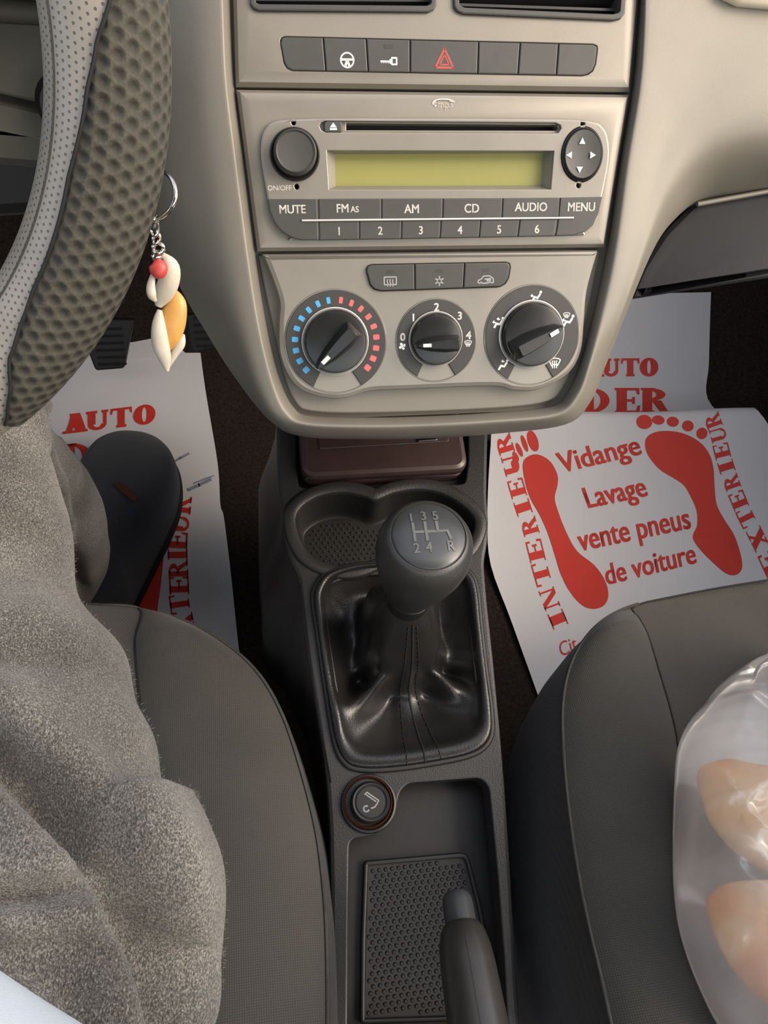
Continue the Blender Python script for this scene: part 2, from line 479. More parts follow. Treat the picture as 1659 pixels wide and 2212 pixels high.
# measured placements
WHEEL_TILT = 25
WHEEL_C = Vector((-.3096, .3163, .6684))
WHEEL_R = .1685
WHEEL_TUBE = .0222
MESH0, MESH1 = -54, 13
def lerp_table(tab):
    def f(d):
        if d <= tab[0][0]: return tab[0][1]
        for (a, x), (b, y) in zip(tab, tab[1:]):
            if d <= b: t = (d - a) / (b - a); return x + (y - x) * (t * t * (3 - 2 * t) * .3 + t * .7)
        return tab[-1][1]
    return f
SEAM = lerp_table([(-54, 40), (-50, 62), (-45, 88), (-40, 98), (-35, 104), (-20, 106), (-10, 97), (-5, 88), (0, 72), (5, 52), (10, 25), (13, 5)])
SEAM2 = lambda d: 133
KNOB_C = at_depth(913, 1197, .487)
KNOB_AXIS = Vector((.02, -.14, 1))

# ------------------------------------------------------------------ the room: floor, walls, roof
def ground(y):                                    # height of the carpeted floor, rising to the toe board
    return 0.0 if y < .74 else .42 * (y - .74) ** 2 / (.12 + (y - .74)) * 1.6
def floor_part():
    rows = []
    for i in range(61):
        y = -1.25 + i * (2.5 / 60)
        rows.append([Vector((x, y, ground(y))) for x in [-.72 + k * .048 for k in range(31)]])
    o = grid('floor', rows, M['carpet']); setp(o, 'dark brown carpet on the car floor', kind='structure'); return o
floor_part()
def shell():
    o = box('wall_front', (-.76, 1.24, -.02), (.76, 1.27, .70), M['carpet'], bev=0); setp(o, kind='structure')
    for nm, x in (('wall_left', -.76), ('wall_right', .72)):
        o = box(nm, (x, -1.25, -.02), (x + .04, 1.25, .58), M['door'], bev=.01); setp(o, kind='structure')
    o = box('wall_back', (-.76, -1.28, -.02), (.76, -1.25, .66), M['door'], bev=0); setp(o, kind='structure')
    o = box('ceiling', (-.60, -1.0, 1.16), (.60, .0, 1.19), M['roof'], bev=.01); setp(o, kind='structure')  # unseen roof, cut short at the front to admit more daylight
    k = 0
    for x in (-.70, .70):
        for y in (-.28, -1.1):
            k += 1
            s = 1 if x > 0 else -1
            vs = [(x - .0, y - .05, .64), (x - .0, y + .05, .64), (x - .08 * s, y + .05, 1.18), (x - .08 * s, y - .05, 1.18)]
            vs += [(a + .03 * s, b, c) for a, b, c in vs]
            o = raw('trim_%d' % k, vs, [(0, 1, 2, 3), (7, 6, 5, 4), (0, 4, 5, 1), (1, 5, 6, 2), (2, 6, 7, 3), (3, 7, 4, 0)], M['roof'], smooth=False); setp(o, kind='structure')
shell()

# ------------------------------------------------------------------ dashboard
ST = Frame((0, .302, .457), (1, 0, 0), (0, .123, .174))
dash = empty('dashboard', (0, .42, .60), 'grey moulded dashboard surrounding the radio and heater controls', 'dashboard')
def surround():
    S = [  # inner, crest, middle, outer edge, underside
        ((495, -80), (470, -80), (400, -80), (300, -80), (240, -80)),
        ((499, 60), (474, 60), (412, 60), (310, 60), (250, 60)),
        ((506, 187), (481, 188), (422, 192), (330, 210), (285, 230)),
        ((526, 350), (501, 354), (440, 364), (350, 385), (325, 450)),
        ((551, 547), (527, 552), (478, 566), (412, 578), (385, 612)),
        ((575, 700), (552, 707), (512, 715), (470, 695), (448, 722)),
        ((605, 820), (583, 832), (553, 842), (522, 795), (505, 812)),
        ((634, 880), (614, 897), (596, 908), (585, 903), (580, 905)),
        ((672, 899), (663, 920), (657, 936), (652, 940), (652, 940)),
        ((800, 903), (800, 925), (800, 943), (800, 946), (800, 946)),
        ((930, 900), (930, 922), (930, 941), (930, 944), (930, 944)),
        ((1070, 892), (1070, 914), (1071, 931), (1072, 934), (1072, 934)),
        ((1195, 878), (1203, 900), (1212, 913), (1216, 915), (1216, 915)),
        ((1232, 842), (1250, 860), (1263, 870), (1268, 870), (1268, 870)),
        ((1256, 783), (1276, 792), (1293, 798), (1300, 796), (1300, 796)),
        ((1285, 676), (1306, 682), (1332, 690), (1344, 682), (1345, 682)),
        ((1313, 540), (1337, 543), (1378, 545), (1403, 529), (1406, 542)),
        ((1341, 350), (1364, 352), (1410, 382), (1447, 435), (1450, 482)),
        ((1367, 197), (1390, 202), (1448, 265), (1506, 358), (1506, 438)),
        ((1378, 80), (1402, 90), (1495, 185), (1594, 319), (1600, 420)),
        ((1389, -80), (1412, -80), (1590, 50), (1760, 298), (1760, 400)),
        ((1392, -110), (1416, -110), (1720, -90), (1950, 250), (1950, 380))]
    lower = lambda i: 7 <= i <= 14
    cols = []
    for i, (a, b, c, d, e) in enumerate(S):
        left = i < 8
        nn = [-.004, .0055, .0005, -.020, -.050] if left else ([-.004, .0055, -.004, -.016, -.05] if lower(i) else [-.004, .0055, .002, -.006, -.052])
        row = [ST.p(*ST.hit(*a, n=-.012), -.016), ST.p(*ST.hit(*a, n=nn[0]), nn[0])]
        mid = ST.hit((a[0] + b[0]) / 2, (a[1] + b[1]) / 2, .004)
        row.append(ST.p(*mid, .0035))
        for q, n in zip((b, c, d, e), nn[1:]): row.append(ST.p(*ST.hit(*q, n=n), n))
        last = row[-1]
        row.append(last - ST.n * .05)
        cols.append([tuple(p) for p in row])
    fine = []
    for r in cols:                      # smooth across
        fine.append(r[:1] + spline(r[1:], 5))
    m = len(fine[0])
    longs = [spline([r[j] for r in fine], 6) for j in range(m)]
    rows = [[Vector(longs[j][i]) for j in range(m)] for i in range(len(longs[0]))]
    grid('surround', rows, M['grey_soft'], dash, angle=None)
surround()
# plates of the centre stack that carry the switches, the radio and the heater controls
def stack_plate(name, px, holes=(), mat='silver', parent=dash, n1=.0015, bw=.006, b=.0035, r=0):
    pts = ST.hits(px)
    return plate(name, ST, pts, -.014, n1, M[mat], parent, [ST.hits(h, n1) for h in holes], b=b, bw=bw)
vent_l = [(537, -70), (540, 8), (547, 18), (560, 23), (925, 26), (938, 20), (944, 10), (946, -70)]
vent_r = [(977, -70), (981, 14), (988, 24), (1002, 30), (1325, 44), (1342, 40), (1351, 28), (1358, -70)]
bar_px = [(605, 88), (608, 81), (616, 78), (1000, 87.8), (1282, 95), (1290, 99), (1291, 106), (1287, 138), (1281, 153), (1271, 161), (1258, 164), (940, 158.5), (633, 153), (621, 148), (613, 136)]
stack_plate('switch_fascia', [(501, -90), (509, 186), (1363, 197), (1389, -90)], [inset(ccw(vent_l), 4), inset(ccw(vent_r), 4), bar_px])
heater_btn = [(791, 584), (793, 575), (803, 571), (950, 568.5), (1094, 566), (1101, 569), (1103, 577), (1099, 600), (1092, 613), (1080, 620), (950, 624.5), (824, 629), (808, 625), (799, 615)]
radio_px = [(591, 262), (573, 276), (564, 300), (563, 344), (577, 427), (582, 458), (592, 482), (608, 501), (628, 513), (650, 519), (960, 514), (1240, 509), (1264, 502), (1282, 487), (1295, 460), (1302, 424), (1317, 344), (1314, 296), (1302, 273), (1280, 262), (1201, 256), (800, 254), (640, 256)]
stack_plate('radio_surround', [(510, 192), (556, 543), (1308, 534), (1362, 203)], [inset(ccw(radio_px), 3)])
plate('stack_backing', ST, ST.hits([(470, -90), (480, 187), (530, 547), (560, 720), (595, 830), (640, 890), (690, 905), (1190, 885), (1250, 840), (1290, 740), (1330, 540), (1385, 197), (1410, -90)], -.011), -.02, -.011, M['grey_soft'], dash, [ST.hits(vent_l, -.011), ST.hits(vent_r, -.011)], b=0)  # backing added to catch light and lighten the gaps between plates
back_px = spline([(557, 550), (572, 626), (595, 732), (614, 816), (640, 874), (675, 893), (800, 897), (1070, 887), (1190, 872), (1227, 838), (1251, 780), (1280, 675), (1307, 541)], 4)
plate('heater_backing', ST, ST.hits(back_px), -.02, -.0065, M['grey_soft'], dash, b=.001)
# vents
def vent(px, label):
    c = ST.hit(sum(p[0] for p in px) / len(px), 0)
    t = empty('air_vent', ST.p(c[0], c[1], 0), label, 'air vent')
    o = ST.hits(px, .0035)
    plate('frame', ST, o, -.01, .0035, M['charcoal'], t, [inset(ccw(o), .0028)], b=.0008)
    plate('duct', ST, inset(ccw(ST.hits(px)), .001), -.06, -.045, M['void'], t, b=0)
    x0 = min(p[0] for p in px); x1 = max(p[0] for p in px)
    yb = max(p[1] for p in px)
    for k, y in enumerate((yb - 23, yb - 52, yb - 81)):
        a = ST.hit(x0 + 8, y - (7 if x0 > 960 else 0), -.006); b = ST.hit(x1 - 9, y + (5 if x0 > 960 else 2), -.006)
        q = [(a[0], a[1]), (b[0], b[1])]
        vs = []
        for (u, v) in q:
            for dv, dn in ((.0006, 0), (-.0006, 0), (-.005, -.014), (-.0035, -.014)): vs.append(ST.p(u, v + dv, -.003 + dn))
        raw('slat', vs, [(0, 1, 5, 4), (1, 2, 6, 5), (2, 3, 7, 6), (3, 0, 4, 7), (0, 3, 2, 1), (4, 5, 6, 7)], M['black'], t, smooth=False)
vent(vent_l, 'black slatted air vent at the top, nearer the steering wheel')
vent(vent_r, 'black slatted air vent at the top, on the passenger side')

# ------------------------------------------------------------------ icons (unit size drawings)
def arc(cx, cy, r, a0, a1, n=10, ry=None):
    ry = r if ry is None else ry
    return [(cx + r * math.cos(math.radians(a0 + (a1 - a0) * k / n)), cy + ry * math.sin(math.radians(a0 + (a1 - a0) * k / n))) for k in range(n + 1)]
def disc(cx, cy, r, n=12): return arc(cx, cy, r, 0, 360 - 360 / n, n - 1)
def ic_wheel():
    p = stroke(arc(0, 0, .45, 0, 360, 28), .1)
    p += [disc(0, -.02, .13)] + stroke([(-.42, .04), (.42, .04)], .13) + stroke([(0, 0), (-.16, -.4)], .15) + stroke([(0, 0), (.16, -.4)], .15)
    return polys2d(p)
def ic_key():
    p = stroke([(-.5, 0), (.2, 0)], .09) + stroke([(.2, -.16), (.5, -.16), (.5, .2), (.2, .2)], .09, True) + stroke([(.12, -.1), (.12, .1)], .12)
    for k in range(4): p += stroke([(-.45 + k * .14, 0), (-.45 + k * .14, -.09)], .05)
    return polys2d(p)
def ic_tri():
    def tri(r): return [(r * math.cos(math.radians(a)), r * math.sin(math.radians(a))) for a in (90, 210, 330)]
    p = stroke(tri(.52), .1, True) + stroke(tri(.28), .07, True)
    return polys2d(p)
def ic_rear():
    p = stroke([(-.5, -.3), (.5, -.3), (.5, .3), (-.5, .3)], .09, True)
    for x in (-.22, 0, .22): p += stroke([(x, .12), (x - .03, -.08), (x + .02, -.22), (x, -.42)], .08)
    return polys2d(p)
def ic_snow():
    p = stroke(arc(0, 0, .24, 0, 360, 8), .12)
    for k in range(6):
        a = math.radians(60 * k + 30); p += stroke([(.25 * math.cos(a), .25 * math.sin(a)), (.5 * math.cos(a), .5 * math.sin(a))], .13)
    return polys2d(p)
def ic_car():
    b = [(-.5, -.12), (-.46, .0), (-.3, .06), (-.12, .25), (.25, .25), (.48, .08), (.5, -.14), (.36, -.16), (.28, -.08), (.18, -.16), (-.2, -.18), (-.28, -.1), (-.36, -.18)]
    p = stroke(b, .07, True) + stroke([(-.05, .06), (.3, .09), (.32, .0), (.1, -.02)], .07) + stroke([(.14, .05), (.06, -.02), (.14, -.08)], .06)
    return polys2d(p)
def ic_screen():
    p = stroke([(-.5, .28), (-.3, .4), (0, .44), (.3, .4), (.5, .28), (.28, -.2), (.16, -.12), (0, -.1), (-.16, -.12), (-.28, -.2)], .09, True)
    for x in (-.18, 0, .18): p += stroke([(x, .22), (x - .05, .06), (x + .03, -.1), (x - .02, -.26), (x + .02, -.4)], .08)
    return polys2d(p)
def ic_fan():
    p = [disc(0, 0, .12)]
    for k in range(4):
        a = math.radians(90 * k + 20)
        q = [(.05, -.05), (.3, -.18), (.5, -.02), (.42, .22), (.2, .18)]
        p.append([(x * math.cos(a) - y * math.sin(a), x * math.sin(a) + y * math.cos(a)) for x, y in q])
    return polys2d(p)
def ic_seat(up=False, side=False, screen=False):
    p = [disc(.42, .36, .12)] + stroke([(.36, .18), (.16, -.12), (-.12, -.05), (-.3, -.36)], .17)
    def arrow(x, y):
        return [[(x - .18, y + .02), (x, y - .12), (x, y + .18)]] + stroke([(x - .02, y + .02), (x + .1, y - .02)], .1)
    if up: p += arrow(.05, .3)
    if side: p += arrow(-.32, .05)
    if screen:
        v, f = ic_screen(); p += [[(v[i][0] * .55 - .12, v[i][1] * .5 + .42) for i in q] for q in f]
    return polys2d(p)
def ic_up(): return polys2d([[(-.5, -.4), (.5, -.4), (0, .5)]])
def ic_eject(): return polys2d([[(-.5, -.1), (.5, -.1), (0, .5)], [(-.5, -.45), (.5, -.45), (.5, -.2), (-.5, -.2)]])
def ic_led(): return polys2d([rounded([(-.5, -.2), (.5, -.2), (.5, .2), (-.5, .2)], .15, 3)])
def put(fr, name, px, py, hpx, d, n, mat, parent, rot=0.0, sx=1.0):
    return draw(name, fr, fr.hit(px, py, n), d, hpx * fr.scale(px, py, n), n, M[mat], parent, rot, sx)

# ------------------------------------------------------------------ switch bar
bar = empty('switch_bar', ST.p(*ST.hit(948, 121)), 'row of charcoal dashboard switches with red hazard triangle above the radio', 'switch panel')
plate('recess', ST, ST.hits(bar_px), -.02, -.006, M['void'], bar, b=0)
seps = [(None, None), (698, 704), (791, 795.5), (886, 886), (1034, 1032), (1124, 1119), (1207, 1202), (None, None)]
def bar_top(x): return 78 + (x - 616) * (95 - 78) / (1282 - 616)
def bar_bot(x): return 153 + (x - 633) * (164 - 153) / (1258 - 633)
for k in range(7):
    a, b = seps[k], seps[k + 1]; g = .8
    lf = [(606, 92), (608.5, 82.5), (616, 79)] if k == 0 else [(a[0] + g, bar_top(a[0]) + 1)]
    lfb = [(633, 152), (621, 147), (614, 135)] if k == 0 else [(a[1] + g, bar_bot(a[1]) - 1)]
    rt = [(1282, 96), (1289, 100), (1290, 106)] if k == 6 else [(b[0] - g, bar_top(b[0]) + 1)]
    rb = [(1286, 138), (1280, 152), (1270, 160), (1258, 163)] if k == 6 else [(b[1] - g, bar_bot(b[1]) - 1)]
    s = plate('switch', ST, ST.hits(lf + rt + rb + lfb, .0022), -.006, .0022, M['charcoal'], bar, b=.0006)
    if k == 1: put(ST, 'steering_icon', 750, 130, 31, ic_wheel(), .0022, 'white_print', s); 
    if k == 2:
        put(ST, 'key_icon', 840, 132, 34, ic_key(), .0022, 'white_print', s)
        put(ST, 'indicator', 840, 100, 21, ic_led(), .0022, 'dark_ring', s)
    if k == 3: put(ST, 'hazard_icon', 960, 126, 45, ic_tri(), .0022, 'red_print', s, sx=.95)

# ------------------------------------------------------------------ radio
radio = empty('car_radio', ST.p(*ST.hit(940, 388)), 'silver car radio with olive display and black preset buttons', 'car radio')
RN = .0042
disp_o = [(706, 325), (1197, 326), (1190, 409), (711, 409)]
disp_i = [(723, 333), (1173, 331), (1169, 401), (725, 402)]
slot_px = [(690, 272), (694, 264), (704, 261), (1200, 265), (1211, 270), (1213, 277), (1206, 287), (1195, 288), (704, 286), (694, 281)]
screws = [(634, 264), (641, 403), (1259, 268), (1250, 400)]
pad_c = ST.hit(1257, 334, RN); pad_s = ST.scale(1257, 334, RN)
fp_holes = [disp_o, slot_px]
fh = [ST.hits(h, RN) for h in fp_holes] + [circle(ST.hit(*q, RN), 5.0 * ST.scale(*q, RN), 14, 6 * ST.scale(*q, RN)) for q in screws] + [circle(pad_c, 44.5 * pad_s, 40, 53 * pad_s)]
plate('faceplate', ST, ST.hits(spline(radio_px, 3, True), RN), -.008, RN, M['silver2'], radio, fh, b=.0012, bw=.0012)
plate('inner_case', ST, ST.hits([(x, y) for x, y in radio_px], -.008), -.02, -.007, M['void'], radio, b=0)
def bevel_frame(name, o, i, n1, n2, mat, parent):
    a = [ST.p(*ST.hit(*p, n1), n1) for p in o]; b = [ST.p(*ST.hit(*p, n2), n2) for p in i]
    return raw(name, a + b, [(k, (k + 1) % 4, 4 + (k + 1) % 4, 4 + k) for k in range(4)], mat, parent, smooth=False)
bevel_frame('display_frame', disp_o, disp_i, RN - .001, -.0035, M['silver2'], radio)
plate('display', ST, ST.hits([(718, 329), (1179, 327), (1175, 405), (720, 406)], -.0035), -.006, -.0036, M['lcd'], radio, b=0)
# disc slot: light groove, then the dark slit
plate('slot_groove', ST, ST.hits([(686, 262), (1216, 266), (1216, 291), (686, 288)], .001), -.006, .0015, M['silver2'], radio, [ST.hits([(748, 266), (1203, 270), (1206, 276), (1203, 282), (748, 281)], .0015)], b=.0004)
plate('disc_slit', ST, ST.hits([(745, 262), (1208, 266), (1208, 286), (745, 284)], -.004), -.0062, -.0055, M['void'], radio, b=0)
a_ = [ST.p(*ST.hit(x, y, n), n) for x, y, n in ((742, 282.5, -.003), (1206, 284, -.003), (1212, 288.5, RN - .0005), (736, 287, RN - .0005))]
raw('slot_lip', a_ + [p - ST.n * .004 for p in a_], [(0, 1, 2, 3), (4, 7, 6, 5), (0, 4, 5, 1), (1, 5, 6, 2), (2, 6, 7, 3), (3, 7, 4, 0)], M['silver2'], radio, smooth=False)
ej = plate('eject_button', ST, rounded(ST.hits([(700, 262), (739, 262), (739, 286), (700, 286)], .004), [.0014, .0014, .0018, .0018], 4), 0, .0045, M['charcoal'], radio, b=.0006)
put(ST, 'eject_icon', 720, 273, 15, ic_eject(), .0045, 'white_print', ej)
# volume knob
vc = ST.hit(637, 334, RN); vs_ = ST.scale(637, 334, RN)
R = 54 * vs_
lathe('knob_ring', ST, vc, [(R, RN - .002), (R, RN + .0012), (R * .95, RN + .002), (R * .86, RN + .001), (R * .8, RN)], M['black'], radio)
lathe('volume_knob', ST, (vc[0], vc[1] + .0004), [(R * .86, RN), (R * .85, RN + .006), (R * .82, RN + .0085), (R * .76, RN + .0095), (R * .7, RN + .0088), (R * .3, RN + .0082), (0, RN + .0081)], M['charcoal'], radio)
# direction pad
def oval(name, c, prof, ry, mat, parent, n=48):
    rows = []
    for r, h in prof: rows.append([ST.p(c[0] + r * math.cos(2 * PI * k / n), c[1] + r * ry * math.sin(2 * PI * k / n), h) for k in range(n)])
    vs = [p for q in rows for p in q]; fs = []
    for i in range(len(rows) - 1):
        for k in range(n): fs.append((i * n + k, i * n + (k + 1) % n, (i + 1) * n + (k + 1) % n, (i + 1) * n + k))
    fs.append(tuple(range((len(rows) - 1) * n, len(rows) * n)))
    return raw(name, vs, fs, mat, parent, angle=35)
P = 43.5 * pad_s
oval('pad_ring', pad_c, [(P * 1.0, 0), (P * 1.0, RN + .0004), (P * .95, RN + .001), (P * .92, RN - .002)], 1.18, M['black'], radio)
pad = oval('direction_pad', pad_c, [(P * .93, 0), (P * .92, RN + .001), (P * .88, RN + .0022), (P * .6, RN + .0016), (P * .2, RN + .0012)], 1.18, M['charcoal'], radio)
for (x, y, rz) in ((1258, 304, 0), (1252, 367, PI), (1229, 335, PI / 2), (1281, 335, -PI / 2)):
    put(ST, 'arrow', x, y, 13, ic_up(), RN + .0021, 'white_print', pad, rz, 1.0)
# keys
def yl(x): return 476.5 + (x - 650) * (470.5 - 476.5) / 590
BN = .0052
def key(name, pts, words, parent=radio):
    k = plate(name, ST, ST.hits(pts, BN), -.004, BN, M['charcoal'], parent, b=.0005)
    for w in words: put(ST, 'lettering', w[1], w[2], w[3], text2d(w[0], .022), BN, 'white_print', k, sx=w[4] if len(w) > 4 else .92)
    return k
g = 1.0
key('mute_key', [(578, 430), (686 - g, 430), (689 - g, 518.5), (650, 518.5), (628, 512), (609, 500), (593, 481), (583, 457)], [('MUTE', 632, 452, 17)])
tops = [(687, 429.5, 688, 477), (824, 429, 824, 476), (957, 428.5, 956, 475), (1086, 428, 1084, 473.5), (1210, 427, 1208, 471)]
names = [[('FM', 740, 450, 17), ('AS', 766, 452, 12)], [('AM', 889, 451, 17)], [('CD', 1019, 450, 17)], [('AUDIO', 1147, 447, 16.5)]]
for k in range(4):
    a, b = tops[k], tops[k + 1]
    key('band_key', [(a[0] + g, a[1]), (b[0] - g, b[1]), (b[2] - g, b[3] - 2), (a[2] + g, a[3] - 2)], names[k])
key('menu_key', [(1210 + g, 427), (1301.5, 425), (1294, 460), (1281, 487), (1263, 501), (1240, 508.5), (1200 + g, 509.5), (1206 + g, 471)], [('MENU', 1256, 447, 16.5)])
low = [(689, 519), (776, 517.5), (867, 516), (951, 514.5), (1036, 513), (1120, 511.5), (1200, 510)]
for k in range(6):
    a, b = low[k], low[k + 1]; sk = (k - 1) * .8; sk2 = k * .8
    key('preset_key', [(a[0] + g + sk, yl(a[0]) + 2), (b[0] - g + sk2, yl(b[0]) + 2), (b[0] - g - sk2 * .5, b[1]), (a[0] + g - sk * .5, a[1])], [(str(k + 1), (a[0] + b[0]) / 2, yl((a[0] + b[0]) / 2) + 23.5, 16)])
la = ST.p(*ST.hit(652, yl(652), BN + .0003), BN + .0003); lb = ST.p(*ST.hit(1239, yl(1239), BN + .0003), BN + .0003)
tube('silver_line', [la, la.lerp(lb, .5), lb], .0006, M['line_metal'], radio, 8)
put(ST, 'lettering', 604, 406, 10, text2d('ON/OFF', 0), RN, 'pale_print', radio)
lg = put(ST, 'lettering', 962, 228, 14, text2d('mp3', .03), .0016, 'pale_print', dash, 0, .95)
put(ST, 'logo_swoosh', 958, 222, 48, polys2d(stroke(arc(0, 0, .5, 20, 195, 16, .17), .05) + stroke(arc(0, -.02, .44, 150, 215, 8, .15), .08)), .0016, 'pale_print', dash)

# ------------------------------------------------------------------ heater controls
heat = empty('climate_control_panel', ST.p(*ST.hit(940, 710)), 'silver heater panel with three rotary dials below the radio', 'climate control')
HN = .0018
face_px = spline([(566, 549), (590, 610), (603, 655), (601, 699), (604, 768), (632, 829), (680, 857), (742, 863), (800, 847), (880, 843), (1061, 836), (1110, 845), (1167, 843), (1229, 810), (1258, 761), (1266, 690), (1272, 626), (1296, 540)], 5)
plate('faceplate', ST, ST.hits(face_px, HN), -.008, HN, M['silver2'], heat, [ST.hits(heater_btn, HN)], b=.0035, bw=.003)
plate('button_recess', ST, ST.hits(heater_btn), -.016, -.0045, M['void'], heat, b=0)
def hb_top(x): return 571 + (x - 803) * (566 - 571) / 291
def hb_bot(x): return 629 + (x - 824) * (620 - 629) / 256
hs = [None, (896, 896.5), (1004, 1001), None]
for k in range(3):
    a, b = hs[k], hs[k + 1]
    L_ = [(792, 584), (794, 576), (803, 572)] if k == 0 else [(a[0] + .8, hb_top(a[0]) + .8)]
    Rr = [(1094, 567), (1100, 570), (1102, 577), (1098, 600), (1091, 612), (1080, 619)] if k == 2 else [(b[0] - .8, hb_top(b[0]) + .8), (b[1] - .8, hb_bot(b[1]) - .8)]
    Lb = [(824, 628), (809, 624), (800, 614)] if k == 0 else [(a[1] + .8, hb_bot(a[1]) - .8)]
    s = plate('push_button', ST, ST.hits(L_ + Rr + Lb, HN + .0018), -.006, HN + .0018, M['charcoal'], heat, b=.0006)
    x = (843, 949, 1049)[k]
    put(ST, 'button_icon', x, (608, 607, 604)[k], (26, 19, 34)[k], (ic_rear(), ic_snow(), ic_car())[k], HN + .0018, 'grey_print', s, sx=1)
    put(ST, 'indicator', x, (587, 585, 583)[k], 16, ic_led(), HN + .0018, 'dark_ring', s)
def dial(cx, cy, ro, kx, ky, rk, name, ptr):
    n1 = HN + .0008
    c = ST.hit(cx, cy, n1); s = ST.scale(cx, cy, n1)
    kc = ST.hit(kx, ky, n1)
    Ro, Rk = ro * s, rk * s
    gap = 29
    pts = []
    a0, a1 = -90 + gap, 270 - gap
    o_ = arc(c[0], c[1], Ro, a0, a1, 60); i_ = arc(kc[0], kc[1], Rk * 1.1, a1 + 1, a0 - 1, 48)
    ring = plate(name, ST, rounded(o_ + i_, .0022, 4) if False else o_ + i_, HN - .002, n1, M['dark_ring'], heat, b=.0005)
    # bright hairline round the scale and round the knob
    tube('rim', [ST.p(c[0] + Ro * 1.004 * math.cos(2 * PI * k / 72), c[1] + Ro * 1.004 * math.sin(2 * PI * k / 72), HN + .0002) for k in range(72)], .0004, M['silver'], heat, 6, closed=True)
    lathe('knob_collar', ST, kc, [(Rk * 1.1, HN), (Rk * 1.1, n1 + .0006), (Rk * 1.07, n1 + .001), (Rk * 1.02, n1 + .0004), (Rk * 1.0, HN)], M['line_metal'], heat)
    # knob with wedge grip
    H = n1 + .0055
    knob = lathe('rotary_knob', ST, kc, [(Rk * .99, HN), (Rk * .98, H - .001), (Rk * .95, H - .0002), (Rk * .9, H), (Rk * .4, H + .0006), (0, H + .0006)], M['black_gloss'], heat)
    u = Vector((math.cos(ptr), math.sin(ptr))); w = Vector((-u.y, u.x))
    def P2(a, b, h): q = u * (a * Rk) + w * (b * Rk) * .9; return ST.p(kc[0] + q.x * .96, kc[1] + q.y * .94 - Rk * .13, h)
    T = H + .0095
    base = [(1.0, .04), (.8, .2), (.3, .36), (-.3, .45), (-.86, .42), (-.9, .3), (-.9, -.3), (-.86, -.36), (-.3, -.36), (.3, -.3), (.8, -.17), (1.0, -.04)]
    mid = [(.97, .03), (.78, .12), (.3, .22), (-.3, .28), (-.78, .26), (-.82, .2), (-.82, -.2), (-.78, -.27), (-.3, -.27), (.3, -.22), (.78, -.13), (.97, -.03)]
    top = [(.9, .02), (.74, .07), (.3, .14), (-.3, .19), (-.68, .2), (-.72, .16), (-.72, -.16), (-.68, -.2), (-.3, -.2), (.3, -.16), (.74, -.09), (.9, -.02)]
    hb = [H - .0005] * 12
    ht = [H + (T - H) * (.55 + .45 * (1 - max(0, (p[0] + .1) / 1.0) ** 2 * .55)) for p in top]
    vs = [P2(a, b, h) for (a, b), h in zip(base, hb)] + [P2(a, b, (h * .75 + H * .25)) for (a, b), h in zip(mid, ht)] + [P2(a, b, h) for (a, b), h in zip(top, ht)]
    fs = []
    for r_ in (0, 12):
        for k in range(12): fs.append((r_ + k, r_ + (k + 1) % 12, r_ + 12 + (k + 1) % 12, r_ + 12 + k))
    fs.append(tuple(range(24, 36)))
    raw('grip', vs, fs, M['black_gloss'], knob, angle=32)
    hm = ht[1] * .5 + ht[2] * .5
    q = [(.72, .06), (.4, .06), (.4, -.09), (.72, -.09)]
    vs = [P2(a, b - 0.0, (ht[1] if a > .6 else ht[2] * .93 + ht[1] * .07) + .00035) for a, b in q]
    vs += [v - ST.n * .0012 for v in vs]
    raw('pointer_mark', vs, [(0, 1, 2, 3), (4, 7, 6, 5), (0, 4, 5, 1), (1, 5, 6, 2), (2, 6, 7, 3), (3, 7, 4, 0)], M['white_print'], knob, smooth=False)
    return ring, c, s, n1
ring, c, s, n1 = dial(726, 739, 109, 724, 738, 66, 'temperature_scale', math.radians(225))
for k in range(9):
    for sg, mt in ((-1, 'blue_mark'), (1, 'red_mark')):
        a = math.radians(90 - sg * (8.7 + 15.2 * k)); r = 88 * s
        w_, h_ = (8 + k * .55) * s, 13.5 * s
        d = polys2d([rounded([(-h_ / 2, -w_ / 2), (h_ / 2, -w_ / 2), (h_ / 2, w_ / 2), (-h_ / 2, w_ / 2)], 2 * s, 2)])
        draw('scale_mark', ST, (c[0] + r * math.cos(a), c[1] + r * math.sin(a)), d, 1, n1, M[mt], ring, a)
ring, c, s, n1 = dial(943, 736, 85.5, 941, 733, 53, 'fan_speed_scale', math.radians(182))
for t_, x, y in (('0', 870, 728), ('1', 893, 686), ('2', 943, 663), ('3', 993, 682), ('4', 1012, 724)):
    put(ST, 'numeral', x, y, 15.5, text2d(t_, .04), n1, 'white_print', ring)
put(ST, 'fan_icon', 869, 748, 16, ic_fan(), n1, 'white_print', ring)
put(ST, 'defrost_icon', 1011, 742, 15, ic_screen(), n1, 'white_print', ring)
ring, c, s, n1 = dial(1150, 725, 101.5, 1148, 723, 64, 'air_flow_scale', math.radians(27))
for x, y, h, d in ((1158, 640, 24, ic_seat(side=True)), (1076, 697, 25, ic_seat(up=True, side=True)), (1227, 690, 26, ic_seat(side=True, screen=True)), (1087, 788, 25, ic_seat(up=True)), (1198, 784, 24, ic_screen())):
    put(ST, 'air_flow_icon', x, y, h, d, n1, 'white_print', ring)

# ------------------------------------------------------------------ glove box and side panels of the dashboard
gb = [(1505, 440), (1660, 412), (1900, 392), (1900, 560), (1659, 602), (1500, 626), (1364, 648), (1392, 580), (1440, 505)]
glove = plate('glove_box_lid', ST, rounded(ST.hits(gb, -.05), .004, 4), -.16, -.05, M['glove'], dash, b=.004, bw=.006)
gl = [ST.p(*ST.hit(x, y, -.046), -.046) for x, y in ((1506, 441), (1560, 431), (1660, 413), (1900, 393))]
tube('lid_edge', gl, .0016, M['grey_soft'], glove, 8)
